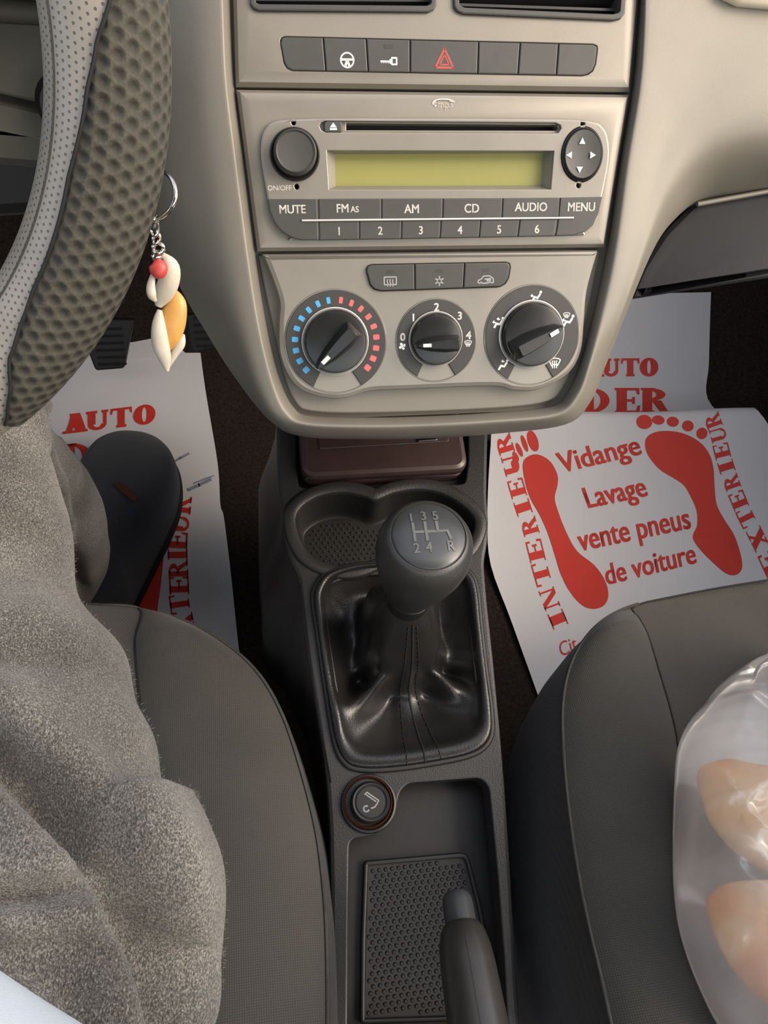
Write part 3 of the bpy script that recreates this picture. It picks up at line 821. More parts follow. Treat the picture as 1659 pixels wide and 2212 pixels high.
# upper dash pad, passenger side; its pale colour stands in for sunlight
pd = [ST.p(*ST.hit(x, y, .012), .012) for x, y in ((1560, -40), (1580, -10), (1610, 4), (1680, 10), (1800, 12), (1950, 8))]
rows = []
for p in pd: rows.append([p + ST.y * a + ST.n * b for a, b in ((.06, -.02), (.03, -.002), (.008, 0), (.001, -.003), (0, -.008), (.004, -.016))])
grid('top_pad', rows, M['sunlit_pad'], dash)
# dash top shelf behind the vents (seen by the light only from beside)
top0 = ST.p(*ST.hit(940, -90), 0)
box('top_shelf', (-.70, top0.y + .015, top0.z + .0), (.70, 1.22, top0.z + .03), M['black'], dash, .01)
# knee panel and steering column left of the wheel
kp = empty('knee_panel', (-.36, .44, .5), 'olive grey panel beneath the instruments, left of the steering wheel', 'panel')
LP = Frame(at_depth(40, 150, .46), (1, 0, 0), (0, .30, .95))
def lp(pts): return LP.hits(pts)
plate('upper_panel', LP, rounded(lp([(-260, -140), (330, -140), (330, 235), (180, 232), (85, 224), (0, 204), (-260, 170)]), .003), -.02, 0, M['olive'], kp, b=.002)
plate('lower_panel', LP, rounded(lp([(-260, 172), (0, 207), (85, 227), (180, 236), (330, 240), (300, 330), (90, 372), (-260, 345)]), .003), -.02, -.001, M['olive'], kp, b=.012, bw=.02)
plate('under_panel', LP, lp([(-260, 300), (330, 300), (320, 480), (-260, 520)]), -.07, -.035, M['black'], kp, b=.01)
tube('ridge', [LP.p(*LP.hit(x, y, .004), .004) for x, y in ((-200, 12), (0, 24), (92, 30), (250, 34))], .006, M['olive'], kp, 10)
lathe('column_boss', LP, lp([(158, 215)])[0], [(.018, -.01), (.018, .02), (.014, .026), (0, .027)], M['black'], kp, 28)

# ------------------------------------------------------------------ steering wheel
WT = math.radians(WHEEL_TILT)
WN = Vector((0, -math.cos(WT), math.sin(WT))); WU = Vector((1, 0, 0)); WV = Vector((0, math.sin(WT), math.cos(WT)))
wheel = empty('steering_wheel', WHEEL_C, 'steering wheel in grey perforated leather and padded mesh cover', 'steering wheel')
def wheel_p(phi, psi, r):            # psi: 0 = outwards, 90 = towards the driver, 180 = inwards
    e = WU * math.cos(phi) + WV * math.sin(phi)
    return WHEEL_C + e * (WHEEL_R + r * math.cos(psi)) + WN * (r * 1.05 * math.sin(psi))
M['wheel_leather'] = dotted('perforated_leather', srgb(136, 130, 121), srgb(84, 80, 74), 360, 52, .17, .38, False, .0004)
M['wheel_mesh'] = dotted('bubble_mesh', srgb(64, 61, 53), srgb(46, 44, 38), 190, 28, .5, .85, True, .0014)
def rim_strip(name, p0, p1, f0, f1, r, mat, nphi=200, npsi=26, v0=None):
    rows, uvs = [], []
    for i in range(nphi + 1):
        ph = math.radians(p0 + (p1 - p0) * i / nphi)
        a, b = f0(math.degrees(ph)), f1(math.degrees(ph)); row = []
        for j in range(npsi + 1):
            ps = math.radians(a + (b - a) * j / npsi)
            edge = min(1, min(j, npsi - j) / 2.0)
            row.append(wheel_p(ph, ps, r - .0016 * (1 - edge) ** 2)); uvs.append(((ph + PI) / (2 * PI) * 1.0, math.degrees(ps) / 360))
        rows.append(row)
    vs = [p for q in rows for p in q]; nc = npsi + 1; fs = []
    for i in range(nphi):
        for j in range(npsi): fs.append((i * nc + j, i * nc + j + 1, (i + 1) * nc + j + 1, (i + 1) * nc + j))
    return raw(name, vs, fs, mat, wheel, uvs=uvs, angle=None, fix=True)
RT = WHEEL_TUBE
seamf = lambda d: SEAM(d)
rim_strip('leather_rim', -180, 180, lambda d: -180, lambda d: 180, RT - .0008, M['wheel_leather'], 260, 40)
rim_strip('mesh_cover', MESH0, MESH1, lambda d: -75, seamf, RT + .0008, M['wheel_mesh'], 150, 30)
def on_rim(f, lo, hi, r, n=90): return [wheel_p(math.radians(lo + (hi - lo) * k / n), math.radians(f(lo + (hi - lo) * k / n)), r) for k in range(n + 1)]
tube('cover_seam', on_rim(seamf, MESH0, MESH1, RT + .0004), .0007, M['stitch'], wheel, 6)
tube('leather_seam', on_rim(lambda d: SEAM2(d), MESH0 - 8, MESH1 + 5, RT - .0008), .0005, M['piping'], wheel, 6)
hub = lathe('hub', Frame(WHEEL_C - WN * .01, WU, WV), (0, 0), [(.062, -.04), (.062, .0), (.055, .014), (.03, .022), (0, .024)], M['black'], wheel, 40)
for ph in (8, 172):
    a = math.radians(ph); e = WU * math.cos(a) + WV * math.sin(a); t = WU * -math.sin(a) + WV * math.cos(a)
    vs = []
    for d, w in ((.05, .03), (WHEEL_R - .03, .014), (WHEEL_R - .004, .017)):
        for sg, n_ in ((-1, -.006), (1, -.006), (1, .004), (-1, .004)): vs.append(WHEEL_C + e * d + t * (w * sg) + WN * (n_ - .006))
    fs = [(0, 1, 2, 3), (8, 11, 10, 9)]
    for q in (0, 4):
        for k in range(4): fs.append((q + k, q + 4 + k, q + 4 + (k + 1) % 4, q + (k + 1) % 4))
    if ph > 90: raw('spoke', vs, fs, M['black'], wheel, angle=50)
col_fr = Frame(WHEEL_C - WN * .05, WU, WV)
lathe('column_shroud', col_fr, (0, 0), [(.05, -.22), (.055, -.1), (.058, -.01), (.04, .02), (0, .02)], M['black'], wheel, 32)

# ------------------------------------------------------------------ key ring hanging from the ignition
kc = empty('key_ring', at_depth(345, 420, .355), 'metal key ring with white and amber charm hanging beside the steering wheel', 'keychain')
K = lambda x, y, L: at_depth(x, y, L - .085)
def kring(cx, cy, rx, ry, L, tilt=0.0, n=40, dl=.0):
    out = []
    for k in range(n):
        a = 2 * PI * k / n
        x = rx * math.cos(a); y = ry * math.sin(a)
        out.append(K(cx + x * math.cos(tilt) - y * math.sin(tilt), cy + x * math.sin(tilt) + y * math.cos(tilt), L + dl * math.cos(a)))
    return out
tube('split_ring', kring(331, 419, 48, 54, .44, .12, 48, -.012), 0.00113, M['chrome'], kc, 8, closed=True)
tube('key_blade', [K(150, 372, .425), K(250, 372, .43), K(262, 372, .43)], .0022, M['chrome'], kc, 8)
tube('key_head', [K(255, 372, .43), K(268, 371, .431), K(292, 372, .432), K(306, 374, .433)], [.003, .0075, .0075, .003], M['black'], kc, 12)
tube('swivel_clip', [K(322, 473, .438), K(340, 474, .437)], 0.00194, M['chrome'], kc, 10)
tube('clip_loop', kring(333, 490, 8, 20, .44, -.1, 20), 0.00089, M['chrome'], kc, 6, closed=True)
tube('clasp', [K(330, 482, .44), K(331, 492, .441), K(334, 502, .442)], [0.00227, 0.00275, 0.00162], M['black_gloss'], kc, 10)
tube('chain_link', kring(338, 516, 7, 12, .443, .3, 16), 0.00081, M['chrome'], kc, 6, closed=True)
tube('chain_link', kring(342, 537, 11, 12, .446, .0, 20), 0.00113, M['chrome'], kc, 6, closed=True)
def blob(name, pts, rad, mat, parent, n=14, flat=.7):
    sp_ = spline([tuple(p) + (r,) for p, r in zip(pts, rad)], 5)
    rows = []
    up = Vector((0, -.7, .7))
    P3 = [Vector(q[:3]) for q in sp_]
    for i, q in enumerate(sp_):
        t = (P3[min(i + 1, len(P3) - 1)] - P3[max(i - 1, 0)]).normalized()
        sx = t.cross(up).normalized(); sy = sx.cross(t)
        rows.append([P3[i] + sx * q[3] * math.cos(2 * PI * k / n) + sy * q[3] * flat * math.sin(2 * PI * k / n) for k in range(n)])
    vs = [p for r in rows for p in r]; fs = []
    for i in range(len(rows) - 1):
        for k in range(n): fs.append((i * n + k, i * n + (k + 1) % n, (i + 1) * n + (k + 1) % n, (i + 1) * n + k))
    fs += [tuple(range(n)), tuple(reversed(range((len(rows) - 1) * n, len(rows) * n)))]
    return raw(name, vs, fs, mat, parent, angle=60)
blob('bead', [K(339, 542, .446), K(339, 551, .448), K(338, 562, .45)], [0.00122, 0.00292, 0.00162], M['chrome'], kc, flat=1)
ch = blob('white_charm', [K(352, 548, .45), K(368, 575, .452), K(364, 610, .456), K(350, 640, .46), K(342, 662, .462)], [0.00081, 0.00421, 0.00502, 0.00445, 0.00162], M['white_charm'], kc)
blob('red_charm', [K(338, 563, .446), K(342, 575, .446), K(340, 592, .447), K(338, 600, .448)], [0.00162, 0.00421, 0.00373, 0.00122], M['red_charm'], kc)
blob('white_drop', [K(331, 590, .447), K(326, 618, .45), K(328, 638, .452), K(336, 650, .455)], [0.00097, 0.00203, 0.00211, 0.00081], M['white_charm'], kc)
blob('amber_charm', [K(380, 628, .462), K(382, 655, .464), K(370, 700, .468), K(358, 740, .472), K(352, 766, .475)], [0.00081, 0.00486, 0.00689, 0.00502, 0.00081], M['orange_charm'], kc)
blob('pale_charm', [K(345, 670, .46), K(343, 700, .463), K(346, 740, .467), K(356, 775, .472), K(362, 802, .475)], [0.00122, 0.00324, 0.00421, 0.00324, 0.00081], M['white_charm'], kc)
blob('charm_tail', [K(396, 722, .472), K(390, 742, .474), K(376, 765, .476), K(362, 795, .478)], [0.00081, 0.00243, 0.00211, 0.00081], M['white_charm'], kc)

# ------------------------------------------------------------------ centre console
CP = Frame((0, .37, .275), (1, 0, 0), (0, 1, .25))
cons = empty('center_console', (0, .2, .1), 'black plastic centre console between the front seats', 'console')
out_px = [(596, 900), (598, 1000), (603, 1060), (610, 1100), (608, 1150), (622, 1200), (645, 1250), (652, 1330), (664, 1420), (680, 1520), (696, 1620), (706, 1700), (712, 1800), (714, 1950), (712, 2290),
          (1128, 2290), (1116, 2100), (1104, 1880), (1092, 1700), (1080, 1560), (1066, 1420), (1053, 1300), (1046, 1215), (1054, 1170), (1056, 1120), (1052, 1075), (1053, 1000), (1055, 900)]
cup8 = spline([(641, 1120), (648, 1160), (672, 1198), (716, 1219), (766, 1222), (812, 1206), (850, 1206), (900, 1218), (955, 1212), (1000, 1185), (1022, 1145), (1019, 1115), (985, 1085), (945, 1066), (900, 1060), (850, 1068), (812, 1083), (785, 1074), (740, 1066), (690, 1075), (656, 1095)], 4, True)
boot_px = spline([(676, 1298), (682, 1268), (706, 1240), (770, 1222), (870, 1217), (970, 1221), (1014, 1238), (1030, 1275), (1037, 1345), (1048, 1443), (1061, 1545), (1057, 1598), (1020, 1630), (930, 1650), (840, 1662), (776, 1662), (743, 1646), (722, 1598), (702, 1479), (686, 1370)], 4, True)
tray_px = [(754, 1812), (800, 1806), (838, 1788), (856, 1752), (862, 1712), (880, 1692), (1038, 1680), (1056, 1700), (1074, 1880), (1090, 2080), (1100, 2270), (750, 2270), (752, 1950)]
cubby_px = [(640, 915), (640, 1000), (645, 1052), (700, 1058), (900, 1050), (1005, 1045), (1012, 1000), (1012, 915)]
inner = lambda l, k: inset(ccw(CP.hits(l)), k)
# one deck that carries every opening
plate('deck', CP, rounded(CP.hits(out_px), .006, 3), -.02, 0, M['console'], cons, [CP.hits(cup8), inner(boot_px, .009), rounded(CP.hits(tray_px), .006, 4), rounded(CP.hits(cubby_px), .004, 3)], b=.003, hb=.0012)
# flared sides down to the floor
def sides():
    loop = ccw(CP.hits(out_px)); loop = rounded(loop, .006, 3)
    rows = []
    for d, h in ((0, -.004), (.002, -.03), (.01, -.08), (.022, -.14), (.03, None)):
        q = inset(loop, -d); row = []
        for (u0, v0), (u1, v1) in zip(loop, q):
            w = max(.05, min(1, (CP.p(u0, v0).y - .26) / .1)); u, v = u0 + (u1 - u0) * w, v0 + (v1 - v0) * w
            p = CP.p(u, v, h if h is not None else -.14)
            if h is None: p.z = ground(p.y) + .001
            else: p.z = max(p.z, .02)
            row.append(p)
        rows.append(row)
    grid('side_wall', rows, M['console2'], cons, closed_u=True, angle=50)
sides()
plate('tray_floor', CP, CP.hits([(735, 1660), (1080, 1650), (1140, 2300), (720, 2300)], -.03), -.036, -.034, M['console2'], cons, b=0)
plate('cubby_floor', CP, CP.hits([(610, 880), (610, 1075), (1040, 1070), (1040, 880)], -.012), -.03, -.014, M['console2'], cons, b=0)
# cup holder lip, cups and dotted floor
def flange():
    a = ccw(CP.hits(cup8)); rows = []
    for d, h in ((0, -.002), (-.0006, .0015), (-.0018, .0028), (-.009, .003), (-.0105, .002), (-.0112, -.001)):
        rows.append([CP.p(u, v, h) for u, v in inset(a, d)])
    grid('cup_holder_lip', rows, M['console'], cons, closed_u=True, angle=50)
    rows = []
    for d, h in ((0, -.001), (.0008, -.012), (.002, -.030), (.0035, -.036), (.006, -.038)):
        rows.append([CP.p(u, v, h) for u, v in inset(a, d)])
    grid('cup_wall', rows, M['console2'], cons, closed_u=True, angle=50)
    f = plate('cup_floor', CP, inset(a, .0055), -.042, -.038, M['console2'], cons, b=0)
    bm = bmesh.new(); i0 = inset(a, .010)
    def inside(u, v):
        c = False
        for k in range(len(i0)):
            (x1, y1), (x2, y2) = i0[k], i0[k - 1]
            if (y1 > v) != (y2 > v) and u < (x2 - x1) * (v - y1) / (y2 - y1) + x1: c = not c
        return c
    u0 = min(p[0] for p in i0); u1 = max(p[0] for p in i0); v0 = min(p[1] for p in i0); v1 = max(p[1] for p in i0)
    dots(bm, u0, u1, v0, v1, .0050, .0013, .001, -.038, inside)
    me = bpy.data.meshes.new('rubber_studs'); bm.to_mesh(me); bm.free()
    o = link('rubber_studs', me, M['console'], cons); o['kind'] = 'stuff'
def dots(bm, u0, u1, v0, v1, pitch, r, h, n, inside):
    j = 0; v = v0
    while v < v1:
        u = u0 + (pitch / 2 if j % 2 else 0)
        while u < u1:
            if inside(u, v):
                b0 = [bm.verts.new(CP.p(u + r * math.cos(k * PI / 3), v + r * math.sin(k * PI / 3), n)) for k in range(6)]
                b1 = [bm.verts.new(CP.p(u + r * .6 * math.cos(k * PI / 3), v + r * .6 * math.sin(k * PI / 3), n + h)) for k in range(6)]
                for k in range(6): bm.faces.new((b0[k], b0[(k + 1) % 6], b1[(k + 1) % 6], b1[k]))
                bm.faces.new(b1)
            u += pitch
        v += pitch * .8; j += 1
flange()
# studded tray mat
TM = -.030
mat_px = [(786, 1866), (790, 1860), (995, 1842), (1008, 1846), (1014, 1858), (1040, 1960), (1064, 2090), (1082, 2202), (778, 2212), (780, 2030)]
mo = rounded(CP.hits(mat_px, TM), .003, 3)
grid('tray_mat_border', [[CP.p(u, v, h) for u, v in inset(ccw(mo), d)] for d, h in ((-.0004, -.036), (0, TM + .0014), (.0006, TM + .002), (.0024, TM + .002), (.003, TM + .0014), (.0032, -.036))], M['console2'], cons, closed_u=True, angle=50)
plate('tray_mat', CP, inset(ccw(mo), .003), -.036, TM - .001, M['black'], cons, b=0)
def mat_dots():
    bm = bmesh.new(); i0 = inset(ccw(mo), .0055)
    def inside(u, v):
        c = False
        for k in range(len(i0)):
            (x1, y1), (x2, y2) = i0[k], i0[k - 1]
            if (y1 > v) != (y2 > v) and u < (x2 - x1) * (v - y1) / (y2 - y1) + x1: c = not c
        return c
    us = [p[0] for p in i0]; vs = [p[1] for p in i0]
    dots(bm, min(us), max(us), min(vs), max(vs), 0.0047, .0016, .0012, TM - .001, inside)
    me = bpy.data.meshes.new('mat_studs'); bm.to_mesh(me); bm.free()
    o = link('mat_studs', me, M['black'], cons); o['kind'] = 'stuff'
mat_dots()
tube('deck_seam', [CP.p(*CP.hit(x, y, .0006), .0006) for x, y in ((652, 1262), (664, 1370), (680, 1480), (700, 1600), (716, 1690))], .0005, M['void'], cons, 6)

# ------------------------------------------------------------------ cigarette lighter
lc = CP.hit(797, 1735, .003); ls = CP.scale(797, 1735, .003)
ltr = empty('cigarette_lighter', CP.p(*lc, 0), 'round black cigarette lighter in a copper ring on the console', 'lighter')
lathe('socket', CP, lc, [(61 * ls, -.012), (61 * ls, .001), (59 * ls, .003), (55 * ls, .0035), (52 * ls, .002), (50 * ls, -.004)], M['console2'], ltr)
lathe('copper_ring', CP, (lc[0] - .0008, lc[1] + .001), [(53 * ls, -.004), (53 * ls, .0032), (51.5 * ls, .004), (50 * ls, .003), (46 * ls, -.002)], M['copper'], ltr)
cap = lathe('lighter_cap', CP, (lc[0] + .0008, lc[1] + .0004), [(43 * ls, -.006), (43 * ls, .006), (41 * ls, .009), (38 * ls, .010), (35 * ls, .0098), (34 * ls, .0086), (32 * ls, .0086), (31 * ls, .0096), (0, .0098)], M['black'], ltr)
ci = [(-.28, .42), (-.12, .5), (.42, -.02), (.3, -.16)]
d = polys2d(stroke([(-.3, .42), (-.16, .52), (.46, .02), (.34, -.14)], .06) + stroke([(-.22, .4), (.3, -.02)], .06) + stroke([(.34, -.14), (.2, -.3), (.0, -.34)], .07) + stroke(arc(-.28, -.34, .15, 60, 330, 10), .09))
draw('lighter_icon', CP, (lc[0] + .0008, lc[1] + .0006), d, 38 * ls, .0098, M['grey_print'], cap)

# ------------------------------------------------------------------ gear lever
gear = empty('gear_lever', (KNOB_C.x, KNOB_C.y - .02, .245), 'black gear lever with leather boot and engraved shift pattern', 'gear lever')
KA = KNOB_AXIS.normalized()
ky = (Vector((0, 1, 0)) - KA * KA.y).normalized()
KX = ky.cross(KA).normalized()
KF = Frame(KNOB_C, KX, ky)
KR = .0305
knob = lathe('knob', KF, (0, 0), [(.0150, -.0600), (.0165, -.0595), (.0172, -.055), (.0172, -.0535), (.0182, -.0530), (.0200, -.0470), (.0230, -.0350), (.0265, -.0210), (.0294, -.0070), (.0304, .0030), (.0302, .0110), (.0288, .0175), (.0262, .0225), (.0240, .0248), (.0232, .0250), (.0228, .0244)], M['knob'], gear, 64, 60)
badge = lathe('shift_badge', KF, (0, 0), [(.0229, .0236), (.0226, .0250), (.0216, .0257), (.015, .0272), (.008, .0279), (0, .0281)], M['badge'], knob, 56, 60)
lathe('collar', KF, (0, -.0008), [(.0152, -.075), (.0158, -.0745), (.0160, -.060), (.0150, -.0595)], M['console2'], gear, 40)
def badge_n(u, v):
    r = math.hypot(u, v); tab = [(0, .0281), (.008, .0279), (.015, .0272), (.0216, .0257), (.03, .023)]
    for (a, x), (b, y) in zip(tab, tab[1:]):
        if r <= b: return x + (y - x) * (r - a) / (b - a)
    return .023
def on_badge(name, drawing, cx, cy, h, sx=1.0):
    vs, fs = drawing
    x0 = min(v[0] for v in vs); x1 = max(v[0] for v in vs); y0 = min(v[1] for v in vs); y1 = max(v[1] for v in vs)
    out = []
    for x, y in vs:
        u = cx + (x - (x0 + x1) / 2) * h * sx; v = cy + (y - (y0 + y1) / 2) * h
        out.append(KF.p(u, v, badge_n(u, v) + .0005))
    return raw(name, out, fs, M['lit_emboss'], knob, smooth=False)
for t_, x, y in (('1', -.0098, .0118), ('3', -.0022, .0124), ('5', .0052, .0122), ('2', -.0092, -.0092), ('4', -.0018, -.0092), ('R', .0122, -.0088)):
    on_badge('numeral', text2d(t_, .03), x, y, .0062, .92)
gate = stroke([(-.0094, .0076), (-.0094, -.0046)], .0017) + stroke([(-.0020, .0078), (-.0020, -.0046)], .0017) + stroke([(.0052, .0078), (.0052, .0018)], .0017) + stroke([(-.0094, .0014), (.0112, .0014)], .0017) + stroke([(.0112, .0014), (.0126, -.0040)], .0017)
gv, gf = polys2d(gate)
raw('gate_pattern', [KF.p(u, v, badge_n(u, v) + .0005) for u, v in gv], gf, M['lit_emboss'], knob, smooth=False)
# boot
def boot():
    loop = ccw(CP.hits(boot_px)); loop = [Vector(p) for p in loop]
    cen = Vector((0, 0))
    for p in loop: cen += p
    cen /= len(loop)
    n = 128
    # resample by angle
    ang = sorted((math.atan2(p.y - cen.y, p.x - cen.x), (p - cen).length) for p in loop)
    def rad(a):
        a = (a + PI) % (2 * PI) - PI
        for k in range(len(ang)):
            a0, r0 = ang[k - 1]; a1, r1 = ang[k]
            if k == 0: a0 -= 2 * PI
            if a0 <= a <= a1: return r0 + (r1 - r0) * (a - a0) / max(a1 - a0, 1e-9)
        return ang[-1][1]
    top_c = KF.p(0, 0, -.070)
    rows = []
    prof = [(0, -.004), (.004, .003), (.02, .0055), (.06, .0055), (.10, .0025), (.16, -.006), (.24, -.013), (.34, -.014), (.44, -.006), (.54, .006), (.64, .020), (.74, .032), (.84, .045), (.92, .055), (1.0, .064)]
    prof = spline(prof, 4)
    q = top_c - CP.o; tu, tv, tn = q.dot(CP.x), q.dot(CP.y), q.dot(CP.n)
    for t, h in prof:
        row = []
        for k in range(n):
            a = 2 * PI * k / n - PI / 2
            r = rad(a)
            bu, bv = cen.x + math.cos(a) * r, cen.y + math.sin(a) * r
            e = t ** .85
            # gathered folds: the loose leather is drawn in towards the stick
            squeeze = 1 - .30 * math.sin(min(1, max(0, (t - .12) / .6)) * PI)
            rr = r * (1 - e) * squeeze + .0160 * e
            cu = cen.x + (tu - cen.x) * e; cv = cen.y + (tv - cen.y) * e
            u = cu + math.cos(a) * rr; v = cv + math.sin(a) * rr
            hh = h if t < .5 else h + (tn - .064) * (t - .5) / .5
            w = math.sin(min(1, max(0, (t - .1) / .8)) * PI)
            dd = math.degrees(a) % 360
            fold = 0
            def ridge(c0, t0, sw, st, amp, twist=0):
                da = ((dd - (c0 + twist * (t - t0)) + 180) % 360) - 180
                return amp * math.exp(-(da / sw) ** 2 - ((t - t0) / st) ** 2)
            fold += ridge(232, .34, 12, .2, .021, 60) + ridge(312, .36, 10, .17, .021, -60) + ridge(200, .46, 15, .14, .016, 50) + ridge(345, .42, 14, .12, .012, -40)
            fold += ridge(125, .55, 16, .14, .014, 40) + ridge(60, .58, 14, .12, .014, -40)
            fold -= ridge(215, .30, 9, .13, .012, 40) + ridge(328, .30, 9, .13, .012, -40) + ridge(255, .45, 9, .15, .007, 20) + ridge(290, .45, 9, .15, .007, -20)
            fold += w * .0035 * noise.noise(Vector((math.cos(a) * 2.2, math.sin(a) * 2.2, t * 5)))
            row.append(CP.p(u, v, hh + fold * (1 if t < .9 else (1 - t) * 10)))
        rows.append(row)
    b = grid('boot', rows, M['leather'], gear, closed_u=True, angle=None)
    # seam with two rows of stitches facing the driver
    def on(kf, lift):
        out = []
        for r in rows[5:-2]:
            i = int(math.floor(kf)) % n; f = kf - math.floor(kf)
            p = r[i].lerp(r[(i + 1) % n], f); out.append(p)
        res = []
        for i, p in enumerate(out):
            t = (out[min(i + 1, len(out) - 1)] - out[max(i - 1, 0)]).normalized()
            nn = Vector((1, 0, 0)).cross(t).normalized()
            if nn.dot(CAM - p) < 0: nn = -nn
            res.append(p + nn * lift)
        return res
    tube('boot_seam', on(2.0, .0002), .0007, M['stitch'], gear, 6)
    return rows, on, n
rows_b, on_b, nb = boot()
def stitches():
    bm = bmesh.new()
    for base in (-1.6, 5.0):
        P = on_b(base % nb, .0003)
        acc = 0; seg = []
        fine = []
        for a, b in zip(P, P[1:]):
            for k in range(6): fine.append(a.lerp(b, k / 6))
        i = 0; d = 0; cur = [fine[0]]
        for a, b in zip(fine, fine[1:]):
            l = (b - a).length; d += l
            ph = d % .0046
            if ph < .003: cur.append(b)
            else:
                if len(cur) > 1: seg.append((cur[0], cur[-1]))
                cur = [b]
        for a, b in seg:
            t = (b - a).normalized(); s_ = t.cross(Vector((0, -.6, .8))).normalized() * .0005; nn = s_.cross(t).normalized() * .0006
            if nn.z < 0: nn = -nn
            q = [bm.verts.new(x) for x in (a - s_, a + s_, b + s_, b - s_, a + nn, b + nn)]
            for f in ((q[0], q[1], q[4]), (q[1], q[2], q[5], q[4]), (q[2], q[3], q[5]), (q[3], q[0], q[4], q[5])): bm.faces.new(f)
    me = bpy.data.meshes.new('stitching'); bm.to_mesh(me); bm.free()
    o = link('stitching', me, M['stitch'], gear, smooth=False); o['kind'] = 'stuff'
stitches()
bl = ccw(CP.hits(boot_px))
grid('boot_frame', [[CP.p(u, v, h) for u, v in inset(bl, d)] for d, h in ((-.0022, -.001), (-.0020, .0022), (-.0008, .0032), (.0008, .0030), (.0016, .001))], M['black'], gear, closed_u=True, angle=60)

# ------------------------------------------------------------------ handbrake
hb = empty('handbrake', (0.005, .02, .2), 'black handbrake lever with grey push button tip', 'handbrake')
H0, H1 = at_depth(1052, 2330, .395), at_depth(997, 2003, .455)
HA = (H1 - H0).normalized()
HX = HA.cross(Vector((0, -.5, 1))).normalized()
HFr = Frame(H1, HX, HX.cross(HA) * -1)
HFr.n = HA; HFr.x = HX; HFr.y = HA.cross(HX)
sc_ = .455 / F
def hprof(l): return [(r * sc_, h) for r, h in l]
lathe('grip', HFr, (0, 0), [(.0165, -.14), (.0168, -.10), (.0165, -.05), (.0160, -.022), (.0152, -.012), (.0135, -.004), (.0115, .0), (.0102, .0006), (.0096, -.002)], M['grip'], hb, 40, 60)
lathe('push_button', HFr, (0, 0), [(.0094, -.004), (.0094, .013), (.0090, .0165), (.0078, .019), (.005, .0205), (0, .0208)], M['badge'], hb, 36, 60)
seam_n = (CAM - H1); seam_n = (seam_n - HA * seam_n.dot(HA)).normalized(); sd = (seam_n + HX * .1).normalized()
tube('mould_line', [H1 + HA * h + sd * r for r, h in ((.0167, -.13), (.0169, -.10), (.0166, -.05), (.0161, -.022), (.0153, -.012))], .00022, M['charcoal'], hb, 5)
lathe('lever_root', HFr, (0, 0), [(.012, -.18), (.0145, -.139), (0, -.138)], M['black'], hb, 24, 60)

# ------------------------------------------------------------------ wallet in the cubby
wal = empty('wallet', CP.p(*CP.hit(820, 1000, -.008), -.012), 'maroon brown leather zip wallet lying in the console cubby', 'wallet')
WF = Frame(CP.p(*CP.hit(826, 1010, -.010), -.012), (1, 0, 0), (0, .96, .27))
def wallet():
    a = WF.hit(650, 1035, 0); b = WF.hit(1002, 1028, 0)
    v0 = (a[1] + b[1]) / 2 - .006; L_ = .095
    base = rounded([(a[0], v0), (b[0], v0), (b[0], v0 + L_), (a[0], v0 + L_)], .013, 7)
    def layer(name, z0, z1, grow, mat, bev):
        o = inset(base, -grow)
        return plate(name, WF, o, z0, z1, mat, wal, b=bev, bottom=True)
    layer('lower_cover', .0, .0085, 0, M['wallet'], .003)
    layer('zip_band', .0078, .0122, -.0022, M['wallet2'], .0006)
    layer('upper_cover', .0115, .0215, 0, M['wallet'], .0045)
    u0, u1 = a[0] + .012, b[0] - .012
    fl = plate('card_pocket', WF, rounded([(u0 + .004, v0 + .0255), (u1 - .002, v0 + .0265), (u1 - .002, v0 + .09), (u0 + .004, v0 + .09)], .002, 3), .021, .0224, M['wallet'], wal, b=.0006)
    tube('pocket_edge', [WF.p(u0 + .005, v0 + .0255, .0225), WF.p(0, v0 + .026, .0226), WF.p(u1 - .003, v0 + .0265, .0225)], .0005, M['piping'], wal, 6)
    bm = bmesh.new()
    for k in range(46):
        u = a[0] + .004 + k * (b[0] - a[0] - .008) / 46
        q = [bm.verts.new(WF.p(u + dx, v0 + .0012 + dv, .0168 + dh)) for dx, dv, dh in ((0, -.0006, -.0004), (.0014, -.0006, -.0004), (.0014, .0002, .0006), (0, .0002, .0006))]
        bm.faces.new(q)
    me = bpy.data.meshes.new('stitching'); bm.to_mesh(me); bm.free()
    o = link('stitching', me, M['wallet2'], wal, smooth=False); o['kind'] = 'stuff'
    cl = WF.hit(922, 951, .023)
    plate('clasp', WF, rounded([(cl[0] - .008, cl[1] - .0015), (cl[0] + .009, cl[1] - .001), (cl[0] + .007, cl[1] + .008), (cl[0] - .006, cl[1] + .008)], .001, 3), .0222, .0245, M['chrome'], wal, b=.0006)
wallet()

